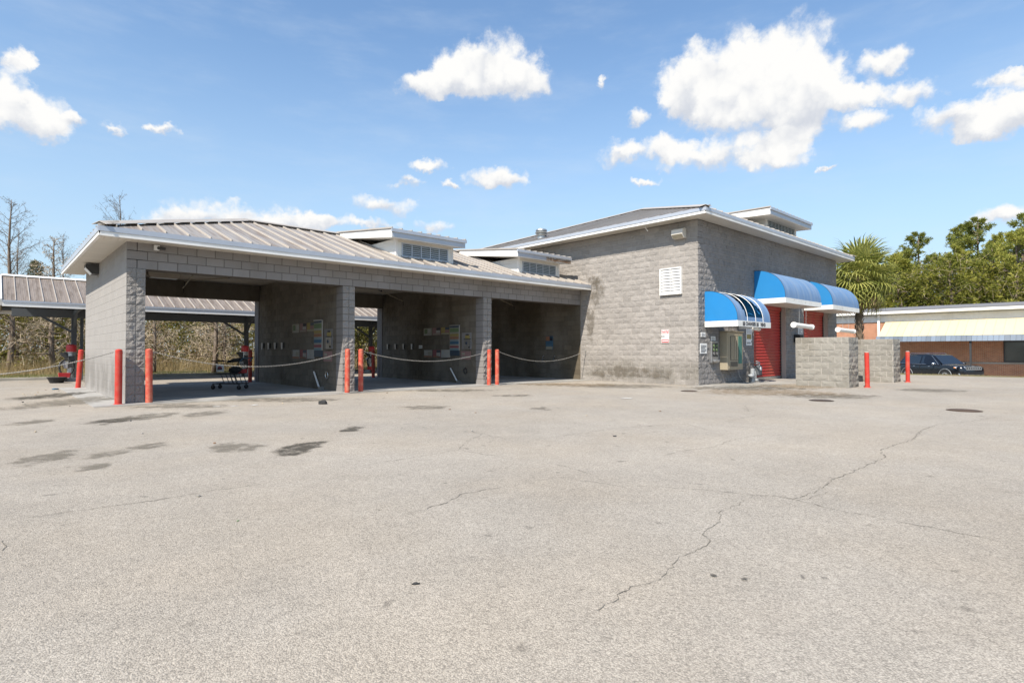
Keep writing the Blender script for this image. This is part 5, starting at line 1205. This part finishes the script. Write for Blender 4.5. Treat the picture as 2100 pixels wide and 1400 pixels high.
# ---------------------------------------------------------------- parked car
def make_car(loc, ang):
    t = thing('parked_car', 'black sport utility car with chrome slotted grille parked by the brick building', 'car', (0, 0, 0))
    st = [(-2.41, .74, .99, .48), (-2.33, .88, 1.05, .36), (-2.05, .945, 1.08, .32), (-1.2, .97, 1.08, .28), (0, .97, 1.09, .27), (.95, .97, 1.12, .27), (1.5, .965, 1.10, .28), (1.95, .94, 1.06, .30), (2.22, .87, 1.02, .32), (2.37, .76, .97, .37), (2.42, .66, .90, .46)]
    vs = []; fs = []
    for (x, hw, tp, lo) in st:
        half = [(0, lo), (hw*.90, lo), (hw*.985, lo+.10), (hw+.004, .66), (hw*.99, tp-.16), (hw*.955, tp-.05), (hw*.80, tp), (0, tp+.035)]
        ring = [(x, y, z) for y, z in half] + [(x, -y, z) for y, z in reversed(half[1:-1])]
        vs += ring
    n = 14
    for i in range(len(st)-1):
        for k in range(n): fs.append((i*n+k, i*n+(k+1) % n, (i+1)*n+(k+1) % n, (i+1)*n+k))
    fs += [tuple(range(n-1, -1, -1)), tuple((len(st)-1)*n+k for k in range(n))]
    m = MB(); m.add(vs, fs); body = m.build('body', 'car_paint', t, smooth=True)
    # cabin
    bot = [(-2.28, .86), (-1.9, .91), (.55, .92), (1.06, .80)]; z0 = 1.075
    tp = [(-1.93, .66), (-1.6, .71), (.05, .72), (.30, .64)]; z1 = 1.66
    vs = [(x, y, z0) for x, y in bot] + [(x, -y, z0) for x, y in reversed(bot)] + [(x, y, z1) for x, y in tp] + [(x, -y, z1) for x, y in reversed(tp)]
    rf = [(-1.88, .52, 1.725), (-1.5, .60, 1.745), (-.1, .60, 1.735), (.18, .50, 1.71)]
    vs += rf + [(x, -y, z) for x, y, z in reversed(rf)]
    fs = [(k, (k+1) % 8, 8+(k+1) % 8, 8+k) for k in range(8)] + [(8+k, 8+(k+1) % 8, 16+(k+1) % 8, 16+k) for k in range(8)] + [tuple(range(16, 24))]
    m = MB(); m.add(vs, fs); m.build('cabin', 'car_paint', t, smooth=True)
    def lerp2(fx, fz, s, off=.006):      # point on the cabin's side
        def at(pts, x):
            for (a, ya), (b, yb) in zip(pts[:-1], pts[1:]):
                if a <= x <= b: return ya+(yb-ya)*(x-a)/(b-a)
            return pts[-1][1] if x > pts[-1][0] else pts[0][1]
        yb = at(bot, fx); yt = at(tp, max(min(fx, .30), -1.93)); f = (fz-z0)/(z1-z0)
        return (fx, s*(yb+(yt-yb)*f+off), fz)
    for s in (-1, 1):
        for poly in ([(-.42, 1.12), (.72, 1.12), (.18, 1.60), (-.40, 1.62)], [(-1.50, 1.14), (-.52, 1.12), (-.50, 1.62), (-1.42, 1.61)], [(-2.02, 1.17), (-1.60, 1.15), (-1.52, 1.60), (-1.80, 1.55)]):
            m = MB(); m.poly([lerp2(x, z, s, .010) for x, z in poly]); m.build('side_window', 'car_glass', t)
        m = MB(); m.tube([lerp2(-2.08, 1.11, s, .014), lerp2(-.4, 1.095, s, .012), lerp2(.86, 1.10, s, .014)], .012, 5); m.tube([lerp2(.86, 1.10, s, .014), lerp2(.22, 1.64, s, .014), lerp2(-1.5, 1.645, s, .012), lerp2(-2.02, 1.45, s, .014)], .010, 5); m.build('window_trim', 'chrome', t)
        for x in (.22, -.95):
            m = MB(); m.tube([(x, s*.985, .96), (x+.07, s*1.0, .965), (x+.16, s*.985, .96)], .016, 6); m.build('door_handle', 'chrome', t)
        for x in (.62, -.46, -1.42): MB().box(x-.005, s*.962-.012, .36, x+.005, s*.962+.012, 1.0).build('door_seam', 'car_plastic', t)
        MB().box(-1.0, min(s*.96, s*.99), .30, 1.05, max(s*.96, s*.99), .38).build('sill_trim', 'car_plastic', t); MB().box(-.9, min(s*.97, s*.995), .385, .95, max(s*.97, s*.995), .41).build('sill_chrome', 'chrome', t)
        b = bmesh.new(); bmesh.ops.create_icosphere(b, subdivisions=2, radius=1)
        for v in b.verts: v.co = Vector((v.co.x*.09+.74, v.co.y*.13+s*1.08, v.co.z*.085+1.14))
        me = bpy.data.meshes.new('mirror'); b.to_mesh(me); b.free(); me.materials.append(MATS['chrome' if s < 0 else 'car_paint']); me.polygons.foreach_set('use_smooth', [True]*len(me.polygons)); link('mirror', me, t)
        m = MB(); m.bar((.74, s*.93, 1.08), (.74, s*1.03, 1.10), .06, .04); m.build('mirror_arm', 'car_plastic', t)
        m = MB(); m.tube([(-1.6, s*.60, 1.755), (-1.5, s*.61, 1.79), (-.2, s*.61, 1.785), (-.08, s*.60, 1.75)], .016, 6); m.build('roof_rail', 'chrome', t)
        for x in (1.46, -1.46):
            arch = MB(); pts = [(x+.50*math.cos(a), s*.972, .40+.47*math.sin(a)) for a in [i*math.pi/12 for i in range(13)]]; arch.prism([(x+.50, s*.972, .30)]+pts+[(x-.50, s*.972, .30)], (0, s*.015, 0)); arch.build('wheel_arch', 'car_plastic', t)
            w = MB(); w.lathe([(.0, 0)], (0, 0, 0), 3) if False else None
            w.tube([(x, s*.80, .37), (x, s*.99, .37)], .375, 26); tw = w.build('wheel', 'black_rubber', t)
            r = MB(); r.tube([(x, s*.985, .37), (x, s*.998, .37)], .25, 20); r.build('rim', 'chrome', tw)
            for k in range(5):
                a = k*2*math.pi/5; h = MB(); c0 = Vector((x+.14*math.cos(a+.63), s*1.0, .37+.14*math.sin(a+.63))); h.tube([c0, c0+Vector((0, s*.004, 0))], .058, 8); h.build('rim_gap', 'car_plastic', tw)
            m = MB(); m.tube([(x+.46*math.cos(a), s*.99, .40+.44*math.sin(a)) for a in [i*math.pi/14 for i in range(15)]], .014, 5); m.build('arch_trim', 'gas_grey', t)
        m = MB(); m.prism([(2.20, s*.80, .86), (2.40, s*.52, .86), (2.37, s*.52, .98), (2.14, s*.80, .99), (2.0, s*.915, .97), (2.04, s*.92, .90)], (.03, s*.02, 0)); m.build('headlight', 'headlight', t)
        m = MB(); m.prism([(2.02, s*.935, .90), (2.12, s*.90, .89), (2.10, s*.90, .95), (2.0, s*.935, .96)], (.02, s*.012, 0)); m.build('indicator', 'amber', t)
        m = MB(); m.lathe([(.0, 0)], (0, 0, 0), 3) if False else None
        m.prism([(2.33, s*.66, .48), (2.26, s*.84, .50), (2.24, s*.86, .58), (2.33, s*.66, .57)], (.04, 0, 0)); m.build('fog_lamp', 'chrome', t)
        m = MB(); m.prism([(-2.36, s*.70, .92), (-2.20, s*.93, .92), (-2.14, s*.94, 1.06), (-2.34, s*.72, 1.06)], (-.02, s*.02, 0)); m.build('tail_light', 'red_plastic', t)
    m = MB(); m.poly([(1.08, -.77, 1.125), (1.08, .77, 1.125), (.325, .62, 1.655), (.325, -.62, 1.655)]); m.build('windshield', 'car_glass', t)
    m = MB(); m.poly([(-2.30, -.80, 1.12), (-1.95, -.62, 1.62), (-1.95, .62, 1.62), (-2.30, .80, 1.12)]); m.build('rear_window', 'car_glass', t)
    MB().box(2.30, -.52, .80, 2.425, .52, .985).build('grille_back', 'car_plastic', t)
    for k in range(7):
        y = -.44+k*.1467; f = MB(); f.box(2.42, y-.064, .79, 2.452, y-.036, .985); f.box(2.42, y+.036, .79, 2.452, y+.064, .985); f.box(2.42, y-.035, .957, 2.452, y+.035, .985); f.box(2.42, y-.035, .79, 2.452, y+.035, .815); f.build('grille_slot', 'chrome', t)
    MB().box(2.30, -.62, .44, 2.44, .62, .58).build('lower_intake', 'car_plastic', t); MB().box(2.36, -.70, .60, 2.445, .70, .70).build('bumper', 'car_paint', t, bevel=.02); MB().box(2.34, -.55, .38, 2.43, .55, .435).build('skid_plate', 'chrome', t)
    MB().box(2.36, -.09, 1.0, 2.40, .09, 1.02).build('hood_badge', 'chrome', t)
    t.location = loc; t.rotation_euler = (0, 0, ang)
make_car((43.0, -6.85, -.775), rad(234))
# ---------------------------------------------------------------- vegetation
def quad_strip(m, p, q, w, side):
    s_ = side*w*.5; m.add([p-s_, p+s_, q+s_*.35, q-s_*.35], [(0, 1, 2, 3)])
def rdir(r, zmin=-1.0):
    while True:
        v = Vector((r.uniform(-1, 1), r.uniform(-1, 1), r.uniform(zmin, 1)))
        if .05 < v.length < 1: return v.normalized()
def mesh_of(m, name, mat, smooth=False):
    me = bpy.data.meshes.new(name); me.from_pydata([tuple(v) for v in m.v], [], m.f); me.materials.append(MATS[mat])
    if smooth: me.polygons.foreach_set('use_smooth', [True]*len(me.polygons))
    return me
def bare_tree(h, spread, seed, nb=70, r0=.17, low=.12, up=.12, ex=.75, tw=1.0, tm='twig'):
    """cypress out of leaf: straight trunk, tiers of near-level limbs, fine twigs"""
    r = random.Random(seed); T_ = MB(); n = 12; pts = []; rr_ = []
    for i in range(n+1):
        f = i/n; pts.append(Vector((.18*mnoise.noise(Vector((f*2, seed, 0))), .18*mnoise.noise(Vector((seed, f*2, 3))), h*f)) - (Vector((0, 0, .15)) if i == 0 else Vector())); rr_.append(r0*(1.35 if i == 0 else 1)*(1-f)**.8+.012)
    T_.tube(pts, rr_, 9)
    B = MB(); W_ = MB()
    for b in range(nb):
        f = low + (1-low)*(b/nb)**.9; z = f*h; base = pts[min(n, int(f*n))].lerp(pts[min(n, int(f*n)+1)], f*n % 1)
        a = r.uniform(0, 2*math.pi); L = spread*(1-f)**ex*r.uniform(.55, 1.1)+.25; d = Vector((math.cos(a), math.sin(a), up+r.uniform(-.1, .22)+.5*f*f)).normalized()
        p = base.copy(); q = [p.copy()]
        for k in range(4):
            d = (d + Vector((r.uniform(-.16, .16), r.uniform(-.16, .16), r.uniform(-.10, .13)))).normalized(); p = p + d*L/4; q.append(p.copy())
        rb = .030*(1-f)+.009
        B.tube(q, [rb, rb*.75, rb*.5, rb*.33, rb*.15], 4, cap=False)
        for k in range(int(9+L*5.0)):
            t = r.uniform(.12, 1.0); i = min(3, int(t*4)); s0 = q[i].lerp(q[i+1], t*4-i)
            dd = (d*.6 + rdir(r)*.9).normalized(); l2 = L*r.uniform(.12, .34)*(1.1-t*.5); e = s0+dd*l2
            quad_strip(W_, s0, e, .024*tw, dd.cross(rdir(r)).normalized())
            for j in range(4):
                s1 = s0.lerp(e, r.uniform(.2, 1)); d3 = (dd+rdir(r)*.9).normalized(); quad_strip(W_, s1, s1+d3*l2*r.uniform(.25, .6), .016*tw, d3.cross(rdir(r)).normalized())
    return mesh_of(T_, 'trunk', 'bark', True), mesh_of(B, 'limbs', 'twig_dark'), mesh_of(W_, 'twigs', tm)
def place_tree(name, label, cat, meshes, loc, rz, sc, group):
    t = bpy.data.objects.new(name, None); col.objects.link(t); t.location = loc; t.rotation_euler = (0, 0, rz); t.scale = (sc, sc, sc); t.empty_display_size = .1
    ORG[t] = Vector(); tag(t, label, cat, group)
    for nm, me in meshes: link(nm, me, t)
    return t
variants = [bare_tree(9.0, 3.3, 1, 50, .13, up=.40, ex=.6, tw=.6, tm='twig_dark'), bare_tree(7.0, 2.6, 2, 74, .13), bare_tree(6.0, 2.3, 3, 66, .10, low=.08), bare_tree(11.5, 3.4, 4, 40, .09, low=.25, up=.85, ex=.5, tw=.6, tm='twig_dark')]
bt = [(-1.5, 24.0, 0, 1.0, 'thick trunked bare cypress tree near the image edge of the left wood'), (.15, 22.5, 1, 1.0, 'bare cypress tree just left of the vacuum station'), (6.5, 17.5, 1, .95, 'dark trunked bare cypress tree seen through the first bay'),
      (8.5, 22.9, 2, 1.0, 'slender bare tree behind the cart in the first bay'), (4.0, 18.9, 2, .85, 'thin bare tree against the first pier seen through the first bay'), (4.35, 32.8, 3, 1.05, 'tall bare tree top showing above the low roof corner'), (1.0, 29.2, 3, .72, 'medium bare tree rising over the vacuum canopy ridge'), (-1.1, 27.5, 3, .70, 'medium bare tree with upright limbs above the canopy')]
for i, (x, y, k, s_, lab) in enumerate(bt):
    v = variants[k]; place_tree('bare_tree', lab, 'tree', (('trunk', v[0]), ('limbs', v[1]), ('twigs', v[2])), (x, y, .03), i*1.7, s_, 'bare trees behind the vacuum canopy')
rt = random.Random(17)
ords = ['first', 'second', 'third', 'fourth', 'fifth', 'sixth', 'seventh', 'eighth', 'ninth', 'tenth', 'eleventh', 'twelfth', 'thirteenth', 'fourteenth', 'fifteenth', 'sixteenth', 'seventeenth', 'eighteenth', 'nineteenth', 'twentieth']
spots = sorted((rt.uniform(-12, 30), rt.uniform(24, 37)) for i in range(20))
for i, (x, y) in enumerate(spots):
    v = variants[rt.choice((1, 1, 2, 2))]; s_ = rt.uniform(.6, .82)
    place_tree('bare_tree', 'leafless tree in the brush, %s counting from the gable end of the vacuum canopy' % ords[i], 'tree', (('trunk', v[0]), ('limbs', v[1]), ('twigs', v[2])), (x, y, .03), rt.uniform(0, 6), s_, 'leafless trees within the brush')
def leaf(m, c, d, w, l, r):
    s_ = d.cross(rdir(r)).normalized(); m.add([c - s_*w*.5, c + d*l*.5 + s_*w*.1 - s_*w*.35, c + d*l, c + d*l*.5 + s_*w*.5], [(0, 1, 2, 3)])
def brush(x0, x1, y0, y1, h0, h1, n, seed, size, mats, zf=lambda x, y: .0):
    r = random.Random(seed); ms = {k: MB() for k in mats}; tw = MB()
    for i in range(n):
        x = r.uniform(x0, x1); y = r.uniform(y0, y1); top = h0 + (h1-h0)*(.5+.5*mnoise.noise(Vector((x*.16, y*.16, seed))))
        z = zf(x, y) + top*r.random()**.8; c = Vector((x, y, z)); k = mats[int(max(0, min(.999, .5+.9*mnoise.noise(Vector((x*.22, y*.22, z*.25+seed)))+r.uniform(-.3, .3)))*len(mats))]
        for j in range(16):
            d = rdir(r, -.5); leaf(ms[k], c + rdir(r)*r.uniform(.1, .75), d, size*r.uniform(.5, 1.1), size*r.uniform(1.0, 2.2), r)
        for j in range(3):
            d = rdir(r, -.2); p = c + rdir(r)*.6; quad_strip(tw, p, p+d*r.uniform(.4, 1.3), .022, d.cross(rdir(r)).normalized())
    for k in mats:
        o = link('brush', mesh_of(ms[k], 'brush', k)); tag(o, 'tangled winter brush and leaves filling the wood behind', 'brush', kind='stuff')
    o = link('brush_twigs', mesh_of(tw, 'brush_twigs', 'twig')); tag(o, 'tangle of pale dry twigs in the wood behind', 'brush', kind='stuff')
brush(-16, 34, 25.0, 33, 3.0, 5.6, 3800, 3, .15, ('dry_leaves', 'brush_leaves', 'brush_leaves', 'brush_leaves'))
brush(-30, 50, 38, 46, 4.5, 7.2, 1500, 9, .34, ('brush_leaves', 'dry_leaves', 'brush_leaves'))
brush(-10, 30, 21.5, 25.5, .6, 1.9, 500, 5, .10, ('dry_leaves', 'dry_leaves', 'brush_leaves'))
def grass(name, label, mat, x0, x1, y0, y1, n, h0, h1, seed, zf, w=.010, lean=.35):
    r = random.Random(seed); m = MB()
    for i in range(n):
        x = r.uniform(x0, x1); y = r.uniform(y0, y1)
        if mnoise.noise(Vector((x*.5, y*.5, seed))) + r.uniform(-.5, .5) < -.25: continue
        b = Vector((x, y, zf(x, y)-.01)); h = r.uniform(h0, h1); a = r.uniform(0, 6.28); s_ = Vector((math.cos(a), math.sin(a), 0))*w*.5; d = Vector((r.uniform(-lean, lean), r.uniform(-lean, lean), 1))*h
        m.add([b-s_, b+s_, b+d], [(0, 1, 2)])
    o = link(name, mesh_of(m, name, mat)); tag(o, label, 'grass', kind='stuff')
grass('short_grass', 'short green and straw grass behind the kerb', 'green_grass', -8, 24, 14.9, 20.5, 26000, .04, .14, 1, terrain_z)
grass('dry_grass', 'tall dry tan grass at the edge of the wood', 'dry_grass', -9, 26, 18.8, 26, 22000, .35, 1.0, 2, terrain_z, .014)
grass('verge_grass', 'dry yellow grass on the verge before the parked car', 'dry_grass', 31.0, 34.2, -30, -3, 14000, .03, .09, 3, terrain_z)
grass('verge_grass', 'thin green grass on the verge before the parked car', 'green_grass', 31.0, 36.5, -30, 2, 16000, .02, .07, 4, terrain_z)
def cedar(seed, h, rad_, mat='cedar_leaves', n=1500, size=.16, base=.06):
    r = random.Random(seed); L_ = MB(); T_ = MB(); T_.tube([(0, 0, -.1), (0, 0, h*.5), (0, 0, h*.95)], [.14, .08, .02], 7)
    for i in range(n):
        f = base + (1-base)*r.random()**1.15; a = r.uniform(0, 6.28); rr_ = rad_*(1-f)**.62*(.45+.55*r.random())*(1+.3*mnoise.noise(Vector((math.cos(a)*1.5, math.sin(a)*1.5, f*5+seed))))
        c = Vector((math.cos(a)*rr_, math.sin(a)*rr_, f*h))
        for j in range(4): leaf(L_, c+rdir(r)*.14, (rdir(r)+Vector((math.cos(a), math.sin(a), .5))).normalized(), size*.5, size*1.6, r)
    return (('trunk', mesh_of(T_, 'trunk', 'bark', True)), ('crown', mesh_of(L_, 'crown', mat)))
ced = cedar(5, 8.2, 1.7)
for x, y, s_, lab in ((.35, 43.6, 1.0, 'olive cedar tree top above the canopy ridge at left'), (-3.4, 36, .82, 'cedar tree behind the thick bare cypress'), (3.2, 45.5, .72, 'smaller cedar tree between bare trees above the canopy')):
    place_tree('cedar_tree', lab, 'tree', ced, (x, y, .0), x, s_, 'cedar trees behind the canopy')
def round_tree(seed, h, rad_, mat, n, size):
    r = random.Random(seed); L_ = MB(); T_ = MB(); T_.tube([(0, 0, -.1), (.05, 0, h*.3), (0, .05, h*.75)], [.14, .11, .04], 8)
    for k in range(12):
        a = r.uniform(0, 6.28); z = h*r.uniform(.15, .6); T_.tube([(0, 0, z), (math.cos(a)*rad_*.4, math.sin(a)*rad_*.4, z+h*.1), (math.cos(a)*rad_*.75, math.sin(a)*rad_*.75, z+h*.24)], [.05, .03, .01], 5, cap=False)
    for i in range(n):
        d = rdir(r, -.75); q = r.random()**.45; c = Vector((d.x*rad_*q, d.y*rad_*q, h*.54+d.z*h*.46*q)) * (1+.10*mnoise.noise(d*2.4+Vector((seed, 0, 0))))
        if mnoise.noise(c*1.1+Vector((seed*3, 0, 0))) < -.22: continue
        for j in range(3): leaf(L_, c+rdir(r)*.12, (rdir(r)+d*.6+Vector((0, 0, .3))).normalized(), size*r.uniform(.4, .6), size*r.uniform(.9, 1.3), r)
    return (('trunk', mesh_of(T_, 'trunk', 'bark', True)), ('crown', mesh_of(L_, 'crown', mat)))
place_tree('leafy_tree', 'broad-leaved evergreen tree seen through the middle bay', 'tree', round_tree(3, 4.2, 1.9, 'magnolia_leaves', 2600, .17), (15.2, 18.3, 0), .4, 1.0, None)

# pines behind the brick building
def pine(seed, h, spread, mat, nl=52, low=.18, tufts=20, crown=1.0):
    r = random.Random(seed); T_ = MB(); N_ = MB(); n = 10
    pts = [Vector((.5*mnoise.noise(Vector((i*.3, seed, 0))), .5*mnoise.noise(Vector((seed, i*.3, 2))), h*i/n)) - (Vector((0, 0, .4)) if i == 0 else Vector()) for i in range(n+1)]
    T_.tube(pts, [.26*(1-i/n)**.7+.03 for i in range(n+1)], 8)
    for b in range(nl):
        f = low + (1-low)*(b+r.random())/nl; z = f*h; i = min(n-1, int(f*n)); base = pts[i].lerp(pts[i+1], f*n-i); a = r.uniform(0, 6.28)
        L = spread*(math.sin(math.pi*min(1, (f-low)/(1-low)*.82+.18))**.8)*r.uniform(.45, 1.15)*crown + .4
        d = Vector((math.cos(a), math.sin(a), .10+.75*max(0, f-.45)+r.uniform(-.12, .25))).normalized(); p = base.copy(); q = [p.copy()]
        for k in range(4): d = (d+Vector((r.uniform(-.2, .2), r.uniform(-.2, .2), r.uniform(-.05, .2)))).normalized(); p = p+d*L/4; q.append(p.copy())
        T_.tube(q, [.06, .05, .035, .02, .01], 4, cap=False)
        for k in range(tufts):
            t = .28+.72*r.random()**.6; i = min(3, int(t*4)); c = q[i].lerp(q[i+1], t*4-i) + rdir(r)*r.uniform(.05, .55)*(.5+L*.18); ax = (d+rdir(r)*.7+Vector((0, 0, .45))).normalized()
            for j in range(12):
                dd = (ax*.7+rdir(r)).normalized(); leaf(N_, c, dd, .105, r.uniform(.26, .48), r)
    return (('trunk', mesh_of(T_, 'trunk', 'bark', True)), ('crown', mesh_of(N_, 'crown', mat)))
pv = [pine(1, 16, 3.6, 'pine_needles'), pine(2, 14, 3.9, 'pine_needles', low=.12), pine(3, 17, 3.0, 'pine_needles_dark', nl=38, low=.42), pine(4, 12, 3.4, 'pine_needles', low=.08), pine(6, 15, 3.3, 'pine_needles_dark', nl=46, low=.25)]
kind = ['broad full pine tree', 'wide low-limbed pine tree', 'slim high-crowned dark pine tree', 'short bushy pine tree', 'dark mid-height pine tree']
rp = random.Random(31)
front = [(66.5, 6.5, 3, .86), (67.5, 1.0, 3, .95), (67, -3.5, 1, .82), (68, -8.2, 1, .88), (66.5, -13, 1, .92), (68, -18.5, 0, .80), (67, -24, 1, .9), (69, -30, 0, .85),
         (75, 6.8, 4, .80), (76, 1.0, 2, .86), (75.5, -4.4, 2, .92), (77, -9.6, 4, .97), (75, -15.0, 0, .90), (77, -21, 0, .95), (76, -27, 2, 1.0),
         (85, 9.5, 2, .78), (86, 4.5, 4, .95), (85, -1.5, 2, 1.02), (87, -7.0, 2, 1.02), (86, -12.6, 0, 1.03), (87, -19, 4, 1.1), (85, -26, 0, 1.05), (88, -34, 2, 1.1),
         (82, 16, 4, .74), (88, 22, 3, .9), (84, 29, 3, .9), (95, -4, 0, 1.02), (96, 3, 4, 1.0), (97, -14, 0, 1.1), (66, 13, 3, .8), (68, 20, 3, .8), (70, -37, 1, .9), (78, -36, 0, .9), (80.5, 4.0, 0, .80), (80.8, -1.6, 0, .86), (80.6, -7.2, 1, 1.02), (80.4, -12.2, 0, .95), (80.7, -17.5, 1, 1.1), (80.2, -23.5, 0, 1.0), (71.5, -6, 4, .82), (71.6, -16, 4, .9), (71.4, 3.6, 4, .74)]
nth = ['first', 'second', 'third', 'fourth', 'fifth', 'sixth', 'seventh', 'eighth', 'ninth', 'tenth', 'eleventh', 'twelfth', 'thirteenth', 'fourteenth', 'fifteenth', 'sixteenth', 'seventeenth', 'eighteenth', 'nineteenth', 'twentieth']
rows_ = {'front': [t for t in front if t[0] < 72], 'second': [t for t in front if 72 <= t[0] < 81], 'rear': [t for t in front if t[0] >= 81]}
for rn, lst in rows_.items():
    for q, (x, y, k, s_) in enumerate(sorted(lst, key=lambda t: -t[1])):
        place_tree('pine_tree', '%s, %s from the palm end of the %s row' % (kind[k], nth[q], rn), 'tree', pv[k], (x, y, -.8), rp.uniform(0, 6), s_*rp.uniform(.96, 1.04), 'pines behind the brick building')
brush(63.5, 80, -40, 26, 6.5, 13.2, 7600, 14, .25, ('pine_needles_dark', 'pine_needles', 'pine_needles_dark', 'pine_needles'), lambda x, y: -.8)

# palm beside the tall building
pt_ = thing('palm_tree', 'cabbage palm with fan leaves beside the tall building corner', 'palm', (33.9, -4.9, -.45))
px_, py_ = 33.9, -4.9; ZCn = 5.0
m = MB(); n = 12; m.tube([(px_+.05*math.sin(i*.6), py_, -.5+(ZCn+.3)*i/n) for i in range(n+1)], [.20 if i == 0 else .15+.02*(i/n) for i in range(n+1)], 14); m.build('trunk', 'palm_trunk', pt_, smooth=True)
rr = random.Random(12); m = MB()
for k in range(130):
    a = k*2.4; z = .4+(ZCn-.2)*(k/130); d = Vector((math.cos(a), math.sin(a), 0)); sd = Vector((-d.y, d.x, 0)); b = Vector((px_, py_, z))+d*.13; L = rr.uniform(.14, .32)
    m.prism([b-sd*.06, b+sd*.06, b+sd*.02+d*.10+Vector((0, 0, L)), b-sd*.02+d*.10+Vector((0, 0, L))], d*.03)
m.build('boots', 'palm_trunk', pt_)
def fan(seed, droop, dead=False):
    r = random.Random(seed); m = MB(); m.tube([(0, 0, 0), (.45, 0, .06), (.85, 0, .04)], [.022, .016, .012], 5, cap=False)
    ns = 22
    for i in range(ns):
        a = rad(-125+250*i/(ns-1)); L = (1.08-.30*abs(i/(ns-1)-.5))*r.uniform(.85, 1.08)*(.6 if dead else 1); base = Vector((.80+.12*math.cos(a), 0, .04)); d = Vector((math.cos(a), math.sin(a), .22*math.cos(a*.8)))
        d.normalize(); sd = Vector((-d.y, d.x, 0)).normalized(); p0 = base+d*.04; p1 = base+d*L*.42+Vector((0, 0, -.01)); p2 = base+d*L*.78+Vector((0, 0, -droop*L*.25)); p3 = base+d*L*(1.0-.12*droop)+Vector((0, 0, -droop*L*.70))
        w = .034
        m.add([p0-sd*.012, p0+sd*.012, p1-sd*w+Vector((0, 0, .016)), p1+sd*w+Vector((0, 0, .016)), p2-sd*w*.55, p2+sd*w*.55, p3, p1, p2], [(0, 7, 2), (0, 1, 7), (1, 3, 7), (2, 7, 8, 4), (7, 3, 5, 8), (4, 8, 6), (8, 5, 6)])
    return mesh_of(m, 'fan_leaf', 'palm_dead' if dead else 'palm_leaf')
fans = [fan(i, d) for i, d in enumerate((.4, .65, .85, 1.05))]; deadf = [fan(9, 1.1, True), fan(10, 1.3, True)]
for k in range(64):
    a = k*2.39996; f = k/63; dead = f < .13 or k in (11, 16, 23)
    elev = rad(-62+ 12*math.sin(k*3)) if dead else rad(-58 + 132*((f-.13)/.87)**1.15 + rr.uniform(-9, 9))
    me = rr.choice(deadf) if dead else fans[min(3, int((1-f)*4*.99))]
    o = link('fan_leaf', me, pt_); s_ = rr.uniform(1.05, 1.30)*(1.0 if elev < rad(50) else 1.05)
    o.location = Vector((px_, py_, ZCn + .42*f)) - ORG[pt_] + Vector((math.cos(a), math.sin(a), 0))*.12
    o.rotation_euler = (rr.uniform(-.5, .5), -elev, a); o.scale = (s_, s_, s_)
